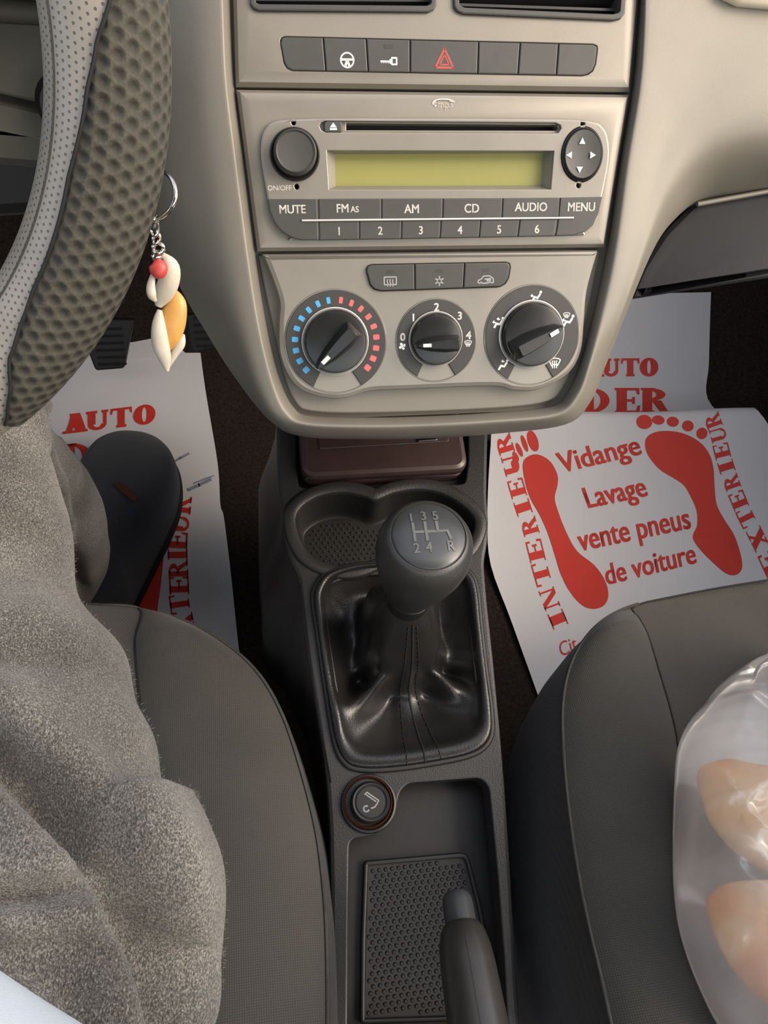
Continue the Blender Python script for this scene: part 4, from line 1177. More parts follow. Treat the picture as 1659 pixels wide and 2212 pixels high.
# ------------------------------------------------------------------ letters with serifs (for the paper mats)
def glyphs(heavy, thin, sf, sh):
    T, t = heavy, thin
    def rect(x0, y0, x1, y1): return [(x0, y0), (x1, y0), (x1, y1), (x0, y1)]
    def stem(x, w, bot=True, top=True):
        out = [rect(x - w / 2, 0, x + w / 2, 1)]
        if bot: out.append(rect(x - w / 2 - sf, 0, x + w / 2 + sf, sh))
        if top: out.append(rect(x - w / 2 - sf, 1 - sh, x + w / 2 + sf, 1))
        return out
    def ringpart(cx, cy, rx, ry, wx, wy, a0, a1, n=20):
        o = arc(cx, cy, rx, a0, a1, n, ry); i = arc(cx, cy, rx - wx, a0, a1, n, ry - wy)
        return [[o[k], o[k + 1], i[k + 1], i[k]] for k in range(n)]
    def bar(p, q, w):
        return [(p[0] - w / 2, p[1]), (p[0] + w / 2, p[1]), (q[0] + w / 2, q[1]), (q[0] - w / 2, q[1])]
    G = {}
    x = sf + T / 2
    G['I'] = (stem(x, T), 2 * x)
    W = .52
    def E():
        o = stem(x, T); r = x + W * .75
        o += [rect(x, 0, r, t), rect(x, 1 - t, r, 1), rect(x, .5 - t / 2, r - .12, .5 + t / 2)]
        o += [[(r - sh, 0), (r, 0), (r + .02, .3), (r - .04, .3)], [(r - sh, 1), (r, 1), (r, .74), (r - .05, .74)], rect(r - .16, .36, r - .1, .64)]
        return o, r + .03
    G['E'] = E()
    def Tt():
        w = max(.66, T * 3); c = w / 2
        o = [rect(c - T / 2, 0, c + T / 2, 1), rect(c - T / 2 - sf, 0, c + T / 2 + sf, sh), rect(0, 1 - t, w, 1)]
        o += [[(0, 1), (sh, 1), (.05, .7), (-.01, .7)], [(w - sh, 1), (w, 1), (w + .01, .7), (w - .05, .7)]]
        return o, w
    G['T'] = Tt()
    def Nn():
        w = .62; a = sf + t / 2
        o = stem(a, t) + stem(a + w, t); o.append([(a - t / 2, 1), (a + T * .9, 1), (a + w + t / 2, 0), (a + w - T * .9, 0)])
        return o, a * 2 + w
    G['N'] = Nn()
    def Rr():
        o = stem(x, T); o += ringpart(x, .735, .42, .265, T * .95, t, -90, 90)
        o.append([(x + .1, .5), (x + .1 + T, .5), (x + .46 + sf, 0), (x + .46 - T * .8 + sf, 0)]); o.append(rect(x + .3, 0, x + .56, sh))
        return o, x + .58
    G['R'] = Rr()
    def Uu():
        w = .46; a = sf + T / 2
        o = [rect(a - T / 2, .3, a + T / 2, 1), rect(a + w - t / 2, .3, a + w + t / 2, 1), rect(a - T / 2 - sf, 1 - sh, a + T / 2 + sf, 1), rect(a + w - t / 2 - sf, 1 - sh, a + w + t / 2 + sf, 1)]
        cx = (a - T / 2 + a + w + t / 2) / 2; rx = (w + T / 2 + t / 2) / 2
        o += ringpart(cx, .31, rx, .31, (T + t) / 2, t * 1.3, 180, 360)
        return o, a + w + sf + t
    G['U'] = Uu()
    def Xx():
        w = .66
        o = [bar((sf + T / 2, 1), (w - T / 2, 0), T * 1.25), bar((w - T / 2, 1), (sf + T / 2, 0), t * 1.4)]
        for q in (sf + T / 2, w - T / 2): o += [rect(q - T / 2 - sf, 0, q + T / 2 + sf, sh), rect(q - T / 2 - sf, 1 - sh, q + T / 2 + sf, 1)]
        return o, w + sf
    G['X'] = Xx()
    def Aa():
        w = .74; c = w / 2
        o = [bar((c, 1), (sf + t, 0), t * 1.5), bar((c, 1), (w - T / 2 - sf / 2, 0), T * 1.2), rect(.2, .26, w - .22, .26 + t)]
        o += [rect(0, 0, sf * 2 + t * 2, sh), rect(w - T - sf * 1.6, 0, w + .02, sh)]
        return o, w
    G['A'] = Aa()
    G['O'] = (ringpart(.38, .5, .38, .52, T * 1.1, t * 1.2, 0, 360, 32), .76)
    G['D'] = (stem(x, T) + ringpart(x, .5, .55, .5, T * 1.1, t, -90, 90), x + .57)
    return G
G_COND = glyphs(.2, .075, .07, .06)
G_FAT = glyphs(.27, .12, .06, .13)
G_ROMAN = glyphs(.22, .1, .05, .09)
def subdivide(vs, fs, step):
    bm = bmesh.new(); bv = [bm.verts.new((x, y, 0)) for x, y in vs]
    for f in fs:
        try: bm.faces.new([bv[i] for i in f])
        except ValueError: pass
    y0 = min(v[1] for v in vs); y1 = max(v[1] for v in vs)
    y = y0 + step
    while y < y1:
        bmesh.ops.bisect_plane(bm, geom=list(bm.verts) + list(bm.edges) + list(bm.faces), plane_co=(0, y, 0), plane_no=(0, 1, 0)); y += step
    x0 = min(v[0] for v in vs); x1 = max(v[0] for v in vs); x = x0 + step
    while x < x1:
        bmesh.ops.bisect_plane(bm, geom=list(bm.verts) + list(bm.edges) + list(bm.faces), plane_co=(x, 0, 0), plane_no=(1, 0, 0)); x += step
    bm.verts.index_update()
    V = [(v.co.x, v.co.y) for v in bm.verts]; Fc = [[v.index for v in f.verts] for f in bm.faces]; bm.free()
    return V, Fc
def surf_hit(px, py, zf):
    d = ray(px, py); lo, hi = .3, 2.2
    for _ in range(46):
        m = (lo + hi) / 2; p = CAM + d * m
        if p.z > zf(p.x, p.y): lo = m
        else: hi = m
    return CAM + d * lo
def ink(name, vs, fs, zf, parent, step=22, lift=.0003):
    vs, fs = subdivide(vs, fs, step)
    return raw(name, [surf_hit(x, y, zf) + Vector((0, -.0003, lift)) for x, y in vs], fs, M['ink'], parent, smooth=False)
def ink_word(name, s, o, ex, up, zf, parent, bold=.02):
    """a word whose baseline runs o -> o+ex and whose capitals rise by up (photo directions on the sheet)"""
    vs, fs = text2d(s, bold); w = max(v[0] for v in vs)
    ink(name, [(o[0] + ex[0] * x / w + up[0] * y, o[1] + ex[1] * x / w + up[1] * y) for x, y in vs], fs, zf, parent)
def ink_letters(name, G, items, zf, parent):
    """items: (letter, origin, ex (advance of its whole width), up)"""
    V, Fc = [], []
    for ch_, o, ex, up in items:
        polys, w = G[ch_]
        for p in polys:
            Fc.append(tuple(range(len(V), len(V) + len(p)))); V += [(o[0] + ex[0] * x / w + up[0] * y, o[1] + ex[1] * x / w + up[1] * y) for x, y in p]
    ink(name, V, Fc, zf, parent, 30)
def path_word(word, G, pts, h, side=1):
    """letters set along a polyline of letter centres; the tops of the letters point left of the way"""
    items = []
    n = len(pts)
    for k, ch_ in enumerate(word):
        c = Vector(pts[k]); a = Vector(pts[max(k - 1, 0)]); b = Vector(pts[min(k + 1, n - 1)])
        d = (b - a).normalized(); up = Vector((d.y, -d.x)) * h
        l0 = (Vector(pts[k]) - Vector(pts[k - 1])).length if k else (Vector(pts[1]) - c).length
        l1 = (Vector(pts[k + 1]) - c).length if k < n - 1 else l0
        wid = min(l0, l1) * (.95 if ch_ != 'I' else .75)
        if ch_ != 'I': wid = max(wid, h * .95)
        items.append((ch_, tuple(c - d * wid / 2 - up / 2), tuple(d * wid), tuple(up)))
    return items

# ------------------------------------------------------------------ paper floor mats
mat_l = empty('paper_floor_mat', (-.35, .65, .004), 'white paper floor mat with red print under the driver shoe', 'floor mat')
zl = lambda x, y: ground(y) + .004
def sheet_rows(left, right, zf, nx=24):
    rows = []
    for a, b in zip(left, right):
        A = surf_hit(*a, zf) if not isinstance(a, Vector) else a; B = surf_hit(*b, zf) if not isinstance(b, Vector) else b
        row = []
        for k in range(nx + 1):
            p = A.lerp(B, k / nx); p.z = zf(p.x, p.y) + 0.0002 * noise.noise(Vector((p.x * 30, p.y * 30, 2))); row.append(p)
        rows.append(row)
    return rows
rt = spline([(433, 762), (445, 850), (470, 1000), (476, 1090), (484, 1120), (500, 1250), (516, 1400), (536, 1520)], 6)
rtw = [surf_hit(x, y, zl) for x, y in rt]
dirx = Vector((-.995, .02, 0)).normalized()
lfw = [p + dirx * .44 for p in rtw]
def lsheet():
    rows = sheet_rows(lfw, rtw, zl)
    # tab at the top, between the pedals
    tab = [[surf_hit(x, y, zl) for x in [150 + k * (386 + s - 150) / 24 for k in range(25)]] for y, s in ()]
    o = grid('sheet', rows, M['paper'], mat_l, angle=None)
    A = [surf_hit(x, y, zl) for x, y in ((100, 790), (405, 768), (386, 750), (384, 722), (290, 740), (100, 762))]
    up = [p + Vector((0, 0, .0012)) for p in A]
    raw('tab', A + up, [(6, 7, 8, 9, 10, 11), (0, 5, 4, 3, 2, 1)] + [(k, (k + 1) % 6, 6 + (k + 1) % 6, 6 + k) for k in range(6)], M['paper'], mat_l, smooth=False)
lsheet()
def row_word(word, G, xs, y0, slope, h, lean=0.0):
    """letters with given left and right photo edges on a line"""
    it = []
    for ch_, (a, b) in zip(word, xs):
        y = y0 + (a - xs[0][0]) * slope
        it.append((ch_, (a, y), (b - a, (b - a) * slope), (lean * h, -h)))
    return it
zl2 = lambda x, y: ground(y) + .0046
ink_letters('heading', G_FAT, row_word('AUTO', G_FAT, [(135, 188), (186, 238), (239, 285), (288, 336)], 938, -.12, 42), zl2, mat_l)
ink_letters('heading', G_ROMAN, row_word('DER', G_ROMAN, [(140, 198), (205, 268), (276, 354)], 1020, -.12, 60), zl2, mat_l)
ink_letters('side_word', G_COND, path_word('EXTERIEUR', G_COND, [(405, 1385), (398, 1345), (388, 1305), (387, 1264), (385, 1228), (384, 1198), (384, 1168), (388, 1130), (392, 1090)], 42), zl2, mat_l)
foot = [(250, 1390), (282, 1310), (300, 1255), (325, 1215), (352, 1185), (350, 1240), (341, 1310), (330, 1390), (290, 1420)]
pts = spline(foot, 5, True); ink('footprint', pts, [tuple(range(len(pts)))], zl2, mat_l)
# two dark scuffs left by shoes
def scuff(px, w):
    sm = M['scuff']; V = []; Fc = []
    for k in range(len(px) - 1): pass
    p = stroke(px, w); vs, fs = polys2d(p)
    raw('scuff_mark', [surf_hit(x, y, zl2) + Vector((0, 0, .0004)) for x, y in vs], fs, sm, mat_l, smooth=False)
M['scuff'] = plain('grey_scuff', srgb(150, 156, 176), .8, 0, .2, 200, 0)
scuff([(372, 1000), (390, 990), (408, 980)], 5); scuff([(408, 1058), (430, 1048), (455, 1036)], 7); scuff([(420, 1044), (445, 1034), (462, 1028)], 3)

# passenger mat: near half lifted into a fold over the far half
mat_r = empty('paper_floor_mat', (.35, .65, .004), 'white paper floor mat with red footprints folded on the passenger side', 'floor mat')
CREST_Y, CREST_Z = .705, .062
def znear(x, y):
    t = max(0, min(1, (y - .44) / (CREST_Y - .44)))
    return .006 + (CREST_Z - .006) * (t * t * (1.35 - .35 * t)) + .002 * math.sin(x * 26 + y * 9) * t
def rsheet():
    lp_ = [(1215, 1640), (1175, 1537), (1140, 1440), (1102, 1335), (1060, 1220), (1053, 1130), (1055, 1040), (1060, 960), (1062, 915)]
    lpw = [surf_hit(x, y, znear) for x, y in spline(lp_, 4)]
    rows = []
    n = len(lpw)
    rcrest = surf_hit(1642, 896, znear)
    for i, a in enumerate(lpw):
        f = i / (n - 1)
        b = Vector((rcrest.x + (1 - f) * .045 + .012 * math.sin(f * 3), a.y + (rcrest.y - lpw[-1].y) * (.4 + .6 * f), 0))
        row = []
        for k in range(33):
            p = a.lerp(b, k / 32); p.z = znear(p.x, p.y); row.append(p)
        rows.append(row)
    last = rows[-1]
    # the fold: over the crest and back down to the floor, then on along the floor
    fold = [(.006, .0015), (.013, .0005), (.0185, -.005), (.020, -.014), (.017, -.026), (.012, -.038), (.012, -.047), (.020, -.0525)]
    for dy, dz in spline(fold, 3):
        row = []
        for k, p in enumerate(last):
            q = p + Vector((-.004 * (k / 32) * min(1, dy / .01), dy, dz)); q.z = max(q.z, ground(q.y) + .003); row.append(q)
        rows.append(row)
    base = rows[-1]
    far_l = [surf_hit(1150, y, zl) for y in (870, 800, 720, 640)]; far_r = [surf_hit(x, y, zl) for x, y in ((1529, 862), (1531, 790), (1533, 720), (1536, 631))]
    fl = spline([tuple(base[0])] + [tuple(p) for p in far_l], 5)[2:]; frr = spline([tuple(base[-1])] + [tuple(p) for p in far_r], 5)[2:]
    for a, b in zip(fl, frr):
        A, B = Vector(a), Vector(b); row = []
        for k in range(33):
            p = A.lerp(B, k / 32); p.z = ground(p.y) + .004; row.append(p)
        rows.append(row)
    grid('sheet', rows, M['paper'], mat_r, angle=None)
rsheet()
c7 = lambda x, y: (1030 + x / 2.2114, 560 + y / 2.2114)
zn2 = lambda x, y: znear(x, y) + .0003
ink_letters('heading', G_FAT, row_word('AUTO', G_FAT, [(1262, 1304), (1302, 1341), (1342, 1381), (1382, 1422)], 814, -.01, 39), zl2, mat_r)
ink_letters('heading', G_ROMAN, row_word('IDER', G_ROMAN, [(1226, 1250), (1262, 1318), (1328, 1384), (1384, 1452)], 892, -.0, 54), zl2, mat_r)
ink_word('word', 'Vidange', (1214, 1021), (174, -41), (-14, -42), zn2, mat_r, .03)
ink_word('word', 'Lavage', (1272, 1097), (129, -27), (-15, -43), zn2, mat_r, .03)
ink_word('word', 'vente pneus', (1254, 1190), (240, -50), (-10, -47), zn2, mat_r, .03)
ink_word('word', 'de voiture', (1312, 1263), (194, -48), (-9, -44), zn2, mat_r, .03)
ink_word('word', 'Cit', (1213, 1419), (36, -17), (-8, -30), zn2, mat_r, .0)
ink_letters('side_word', G_COND, path_word('INTERIEUR', G_COND, [(1205, 1337), (1187, 1293), (1170, 1240), (1157, 1189), (1144, 1136), (1130, 1096), (1117, 1054), (1104, 1004), (1090, 958)], 34), zn2, mat_r)
ink_letters('side_word', G_COND, path_word('EXTERIEUR', G_COND, [(1662, 1218), (1637, 1164), (1612, 1118), (1595, 1080), (1580, 1041), (1569, 1008), (1559, 974), (1551, 938), (1540, 908)], 34), zn2, mat_r)
f1 = [c7(x, y) for x, y in [(220, 985), (240, 945), (290, 932), (350, 965), (385, 1030), (385, 1080), (372, 1140), (390, 1210), (430, 1310), (480, 1395), (560, 1460), (610, 1530), (628, 1600), (610, 1650), (560, 1670), (500, 1650), (440, 1580), (400, 1500), (375, 1420), (340, 1310), (300, 1220), (260, 1150), (235, 1080)]]
f2 = [c7(x, y) for x, y in [(805, 870), (830, 835), (890, 820), (980, 830), (1060, 870), (1110, 930), (1130, 1000), (1135, 1080), (1145, 1170), (1180, 1240), (1230, 1320), (1262, 1420), (1265, 1480), (1235, 1508), (1190, 1500), (1130, 1450), (1070, 1390), (1035, 1340), (1035, 1310), (1052, 1270), (1050, 1200), (1020, 1130), (990, 1080), (940, 1045), (870, 1000), (815, 930)]]
def print_foot(f, toes):
    pts = spline(f, 4, True); ink('footprint', pts, [tuple(range(len(pts)))], zn2, mat_r)
    for x, y, rx, ry, an in toes:
        a = math.radians(an); q = []
        for k in range(20):
            u, v = rx * math.cos(2 * PI * k / 20), ry * math.sin(2 * PI * k / 20)
            q.append(c7(x + u * math.cos(a) - v * math.sin(a), y + u * math.sin(a) + v * math.cos(a)))
        ink('toe_print', q, [tuple(range(20))], zn2, mat_r)
print_foot(f1, [(268, 872), (0), ][:0] + [(268, 868, 24, 52, -18), (228, 880, 11, 42, -20), (203, 910, 11, 36, -24), (186, 942, 11, 26, -28), (180, 980, 15, 22, -20)])
print_foot(f2, [(800, 777, 38, 34, 10), (867, 768, 30, 22, 8), (936, 776, 29, 24, 10), (1008, 796, 28, 26, 20), (1075, 832, 26, 28, 20)])

# ------------------------------------------------------------------ pedals
def pedal(px, name, label, L, thick=.012):
    t = empty(name, at_depth(sum(p[0] for p in px) / len(px), sum(p[1] for p in px) / len(px), L), label, 'pedal')
    fr = Frame(at_depth(px[0][0], px[0][1], L), (1, 0, 0), (0, .5, .86))
    o = rounded(fr.hits(px), .004, 4)
    pad_ = plate('rubber_pad', fr, o, -thick, 0, M['black'], t, b=.002)
    ys = [p[1] for p in o]; us = [p[0] for p in o]
    uc, uw = (min(us) + max(us)) / 2, (max(us) - min(us)) * .27
    for k in range(6):
        v = min(ys) + .006 + k * .0085
        if v < max(ys) - .004: plate('rib', fr, rounded([(uc - uw, v), (uc + uw, v), (uc + uw, v + .003), (uc - uw, v + .003)], .001, 2), 0, .0014, M['void'], pad_, b=.0004)
    a = fr.p((min(us) + max(us)) / 2, (min(ys) + max(ys)) / 2, -thick)
    tube('arm', [a, a + Vector((0, .05, .08)), a + Vector((0, .09, .24))], .007, M['black'], t, 8)
pedal([(170, 690), (290, 690), (280, 730), (268, 796), (206, 801), (190, 760)], 'brake_pedal', 'black ribbed brake pedal above the driver mat', .92)
pedal([(402, 680), (470, 672), (470, 752), (420, 762), (410, 752)], 'accelerator_pedal', 'narrow black accelerator pedal beside the console', .93)

# ------------------------------------------------------------------ seats
def seat(name, label, edge_px, zedge, side, prof, panel_px, far_x, label_parts):
    """edge_px runs from the front inner corner to the back along the edge next to the console; side=+1: cushion lies at +x"""
    t = empty(name, (side * .33, .0, .0), label, 'car seat')
    E = [at_z(x, y, zedge) for x, y in spline(edge_px, 5)]
    n = len(E)
    # front edge goes on across to the far side
    def nrm(i):
        a = E[max(i - 1, 0)]; b = E[min(i + 1, n - 1)]; d = (b - a); d.z = 0; d.normalize()
        m = Vector((-d.y, d.x, 0))
        return m if m.x * side > 0 or abs(m.x) < .3 and m.y < 0 else -m
    N = [nrm(i) for i in range(n)]
    for _ in range(3): N = [(N[max(i - 1, 0)] + N[i] * 2 + N[min(i + 1, n - 1)]).normalized() for i in range(n)]
    rows = []
    for d, dz in prof:
        rows.append([E[i] + N[i] * d + Vector((0, 0, dz)) for i in range(n)])
    return t, E, N, rows
PROF_SIDE = [(-.004, -.215), (-.010, -.15), (-.010, -.09), (-.006, -.04), (-.001, -.012), (0, 0)]
PROF_TOP = [(0, 0), (.004, .006), (.014, .012), (.035, .018), (.060, .017), (.085, .011)]
def build_seat(name, label, edge_px, ze, side, inner_px, inner_z, seamw):
    t, E, N, rows = seat(name, label, edge_px, ze, side, PROF_SIDE, None, 0, None)
    rows_s = [[p for p in r] for r in rows]
    for r in rows_s[0]: r.z = max(r.z, .012)
    grid('side_panel', rows_s, M['seat_s'], t, angle=None)
    # bolster: from the edge over the crest down to the inner seam (given by sight)
    I = [at_z(x, y, inner_z) for x, y in spline(inner_px, 5)]
    m = len(E)
    def samp(L_, f):
        k = f * (len(L_) - 1); i = min(int(k), len(L_) - 2); return L_[i].lerp(L_[i + 1], k - i)
    rows_t = []
    for j in range(13):
        f = j / 12; row = []
        for i in range(m):
            a = E[i]; b = samp(I, i / (m - 1))
            p = a.lerp(b, f); hgt = .014 * (math.sin(PI * min(1, f * 1.0)) ** .7) * min(1, (b - a).length / .05) ** 1.5
            p = Vector((p.x, p.y, a.z + (b.z - a.z) * f + hgt)); row.append(p)
        rows_t.append(row)
    grid('side_bolster', rows_t, M['seat_b'], t, angle=None)
    tube('piping', [p + Vector((0, 0, .0006)) for p in E[14:]], .0014, M['piping'], t, 6)
    tube('seam', [samp(I, k / 40) + Vector((0, 0, .0003)) for k in range(41)], .0009, M['stitch'], t, 6)
    # centre panel from the seam across to the far bolster, then the far side
    rows_c = []
    for j in range(15):
        f = j / 14; row = []
        for i in range(m):
            b = samp(I, i / (m - 1)); x1 = side * .60
            x = b.x + (x1 - b.x) * f
            z = b.z - .010 * math.sin(PI * min(1, f * 1.25)) + (.02 * max(0, (f - .78) / .22))
            row.append(Vector((x, b.y + .01 * math.sin(PI * f), z)))
        rows_c.append(row)
    rows_c.append([p + Vector((side * .015, 0, -.05)) for p in rows_c[-1]]); rows_c.append([Vector((p.x, p.y, .03)) for p in rows_c[-1]])
    grid('seat_panel', rows_c, M['seat_c'], t, angle=None)
    # front face under the cushion
    fr = [E[0]] + [r[0] for r in rows_c[:-2]]
    rows_f = [[p.copy() for p in fr], [p + Vector((0, .012, -.03)) for p in fr], [p + Vector((0, .008, -.09)) for p in fr], [Vector((p.x, p.y - .02, .02)) for p in fr]]
    grid('front_panel', rows_f, M['seat_s'], t, angle=None)
    return t
build_seat('driver_seat', 'dark grey cloth driver seat under the grey trouser leg', [(120, 1303), (210, 1304), (310, 1314), (400, 1342), (490, 1393), (560, 1458), (612, 1550), (652, 1670), (684, 1800), (700, 1930), (707, 2070), (708, 2330)], .245, -1,
           [(120, 1304), (210, 1305), (302, 1314), (292, 1380), (296, 1450), (305, 1530), (320, 1610), (330, 1700), (335, 1800), (335, 1900), (330, 2050), (320, 2330)], .243, None)
build_seat('passenger_seat', 'dark grey cloth passenger seat under the bread bag', [(1660, 1252), (1560, 1268), (1460, 1287), (1361, 1311), (1296, 1346), (1252, 1398), (1226, 1459), (1215, 1533), (1217, 1620), (1226, 1728), (1248, 1881), (1274, 2011), (1300, 2120), (1345, 2330)], .252, 1,
           [(1660, 1253), (1560, 1269), (1460, 1288), (1368, 1310), (1380, 1335), (1398, 1368), (1412, 1410), (1424, 1452), (1448, 1533), (1463, 1605), (1480, 1750), (1500, 1900), (1530, 2050), (1580, 2330)], .25, None)

# ------------------------------------------------------------------ the driver's leg
person = empty('person', (-.25, .2, .0), 'seated person in grey fleece trousers and a navy felt shoe', 'person')
def seg_d(px, py, line):
    best = (1e9, 0)
    for (x1, y1), (x2, y2) in zip(line, line[1:]):
        dx, dy = x2 - x1, y2 - y1; l2 = dx * dx + dy * dy
        t = max(0, min(1, ((px - x1) * dx + (py - y1) * dy) / l2))
        qx, qy = x1 + dx * t, y1 + dy * t
        d = math.hypot(px - qx, py - qy)
        if d < best[0]: best = (d, (dx * (py - qy) - dy * (px - qx)))
    return best[0] * (1 if best[1] > 0 else -1)
def limb(secs, n=36, cap=True):
    sp_ = spline(secs, 5)
    P = [Vector(s[:3]) for s in sp_]; rows = []
    for i, s in enumerate(sp_):
        t = (P[min(i + 1, len(P) - 1)] - P[max(i - 1, 0)]).normalized()
        sx = t.cross(Vector((0, -.55, .83))).normalized(); sy = sx.cross(t)
        rows.append([P[i] + sx * s[3] * math.cos(2 * PI * k / n) + sy * s[3] * .92 * math.sin(2 * PI * k / n) for k in range(n)])
    vs = [p for r in rows for p in r]; fs = []
    for i in range(len(rows) - 1):
        for k in range(n): fs.append((i * n + k, i * n + (k + 1) % n, (i + 1) * n + (k + 1) % n, (i + 1) * n + k))
    fs += [tuple(range(n)), tuple(reversed(range((len(rows) - 1) * n, len(rows) * n)))]
    return vs, fs
def legs():
    edge = [(2480, 375, .262), (2340, 385, .272), (2212, 392, .285), (2100, 406, .295), (2000, 404, .304), (1900, 378, .313), (1840, 352, .318), (1752, 330, .326), (1690, 318, .332), (1600, 276, .343), (1480, 248, .358), (1380, 180, .371), (1290, 142, .383), (1180, 134, .397), (1050, 112, .412), (960, 97, .422), (900, 78, .430), (862, 58, .436), (842, 15, .44)]
    secs = []
    for y, ex, L in edge:
        cxp = -60; c = at_depth(cxp, y, L); secs.append((c.x, c.y, c.z, (ex - cxp) * L / F / .985))
    v1, f1_ = limb(secs)
    k = at_depth(-60, 960, .43)
    shin = []
    for x, y, L, r in ((-50, 930, .445, .040), (-10, 965, .50, .046), (42, 1020, .58, .047), (75, 1080, .64, .050), (100, 1135, .69, .052), (118, 1180, .735, .050), (130, 1222, .78, .046), (140, 1256, .815, .040), (144, 1268, .825, .036)):
        c = at_depth(x, y, L); shin.append((c.x, c.y, c.z, r))
    v2, f2_ = limb(shin)
    me = bpy.data.meshes.new('trousers')
    me.from_pydata([tuple(v) for v in v1] + [tuple(v) for v in v2], [], [tuple(f) for f in f1_] + [tuple(i + len(v1) for i in f) for f in f2_])
    bm = bmesh.new(); bm.from_mesh(me)
    bmesh.ops.recalc_face_normals(bm, faces=bm.faces); bm.to_mesh(me); bm.free()
    ob = bpy.data.objects.new('tmp', me); COL.objects.link(ob)
    md = ob.modifiers.new('r', 'REMESH'); md.mode = 'VOXEL'; md.voxel_size = .0032; md.use_smooth_shade = True
    ms = ob.modifiers.new('s', 'SMOOTH'); ms.factor = .5; ms.iterations = 3
    bpy.context.view_layer.update()
    dg = bpy.context.evaluated_depsgraph_get()
    me2 = bpy.data.meshes.new_from_object(ob.evaluated_get(dg))
    bpy.data.objects.remove(ob); bpy.data.meshes.remove(me)
    me2.name = 'trousers'
    # cloth folds
    fA = [(-200, 1520), (-40, 1600), (60, 1680), (150, 1770), (220, 1870), (275, 1980), (310, 2090), (340, 2250), (350, 2400)]
    fB = [(-200, 1960), (0, 1935), (90, 1930), (160, 1915)]
    fC = [(-100, 2020), (60, 2085), (150, 2150), (200, 2260)]
    fD = [(60, 880), (110, 1000), (150, 1130), (180, 1270)]
    fE = [(120, 900), (165, 1030), (185, 1150), (175, 1260)]
    hem = [(425, 1762), (442, 1840), (452, 1950), (456, 2060), (448, 2250)]
    nr = [v.normal.copy() for v in me2.vertices]
    for v, n_ in zip(me2.vertices, nr):
        x, y = pixel(v.co); L = (v.co - CAM).length
        if n_.dot((CAM - v.co).normalized()) < -.5: continue
        d = 0.0
        if L < .46:
            a = seg_d(x, y, fA)
            if abs(a) < 220: d += -.020 * math.exp(-(a / 42) ** 2) + .006 * math.exp(-((a - 85) / 60) ** 2) + .008 * math.exp(-((a + 85) / 60) ** 2)
            b = seg_d(x, y, fB)
            if abs(b) < 160: d += -.010 * math.exp(-(b / 28) ** 2) + .0035 * math.exp(-((b + 55) / 36) ** 2) + .003 * math.exp(-((b - 50) / 36) ** 2)
            c = seg_d(x, y, fC)
            if abs(c) < 120: d += -.0035 * math.exp(-(c / 30) ** 2)
            sm = lambda e: max(0, min(1, e)) ** 2 * (3 - 2 * max(0, min(1, e)))
            d += .0125 * sm((y - 1690) / 46) * sm((x - 150) / 190) * (1 - .5 * sm((y - 1840) / 260))
            h = seg_d(x, y, hem)
            if abs(h) < 40: d += -.0030 * math.exp(-(h / 7) ** 2)
        else:
            for f in (fD, fE):
                a = seg_d(x, y, f)
                if abs(a) < 90: d += -.010 * math.exp(-(a / 14) ** 2) + .003 * math.exp(-((a - 30) / 22) ** 2)
        d += .0016 * noise.noise(v.co * 38) + .0028 * noise.noise(v.co * 14)
        v.co += n_ * d
    o = link('trousers', me2, M['heather'], person, angle=None)
    return o
trousers = legs()
def fuzz():                                     # loose fibres standing off the fleece
    me = trousers.data; rnd = random.Random(3); vs, fs = [], []
    off = person.location
    for p in me.polygons:
        c = p.center + off
        if (c - CAM).length > .52: continue
        vd = (CAM - c).normalized(); fac = p.normal.dot(vd)
        if fac < -.15 or rnd.random() > (.65 if fac < .4 else .16): continue
        x, y = pixel(c)
        if x < -30 or y > 2260: continue
        q = c + Vector((rnd.uniform(-1, 1), rnd.uniform(-1, 1), rnd.uniform(-1, 1))) * .0012
        d = (p.normal + Vector((rnd.uniform(-1, 1), rnd.uniform(-1, 1), rnd.uniform(-1, 1))) * .9).normalized() * rnd.uniform(.0009, .0024)
        s_ = d.cross(vd).normalized() * .00011
        i = len(vs); vs += [q - s_, q + s_, q + d]; fs.append((i, i + 1, i + 2))
    o = raw('fleece_fibres', vs, fs, M['fibre'], person, smooth=False, fix=False); o['kind'] = 'stuff'
M['fibre'] = plain('fleece_fibre', srgb(104, 100, 94), .9, 0, .3, 900, 0)
fuzz()
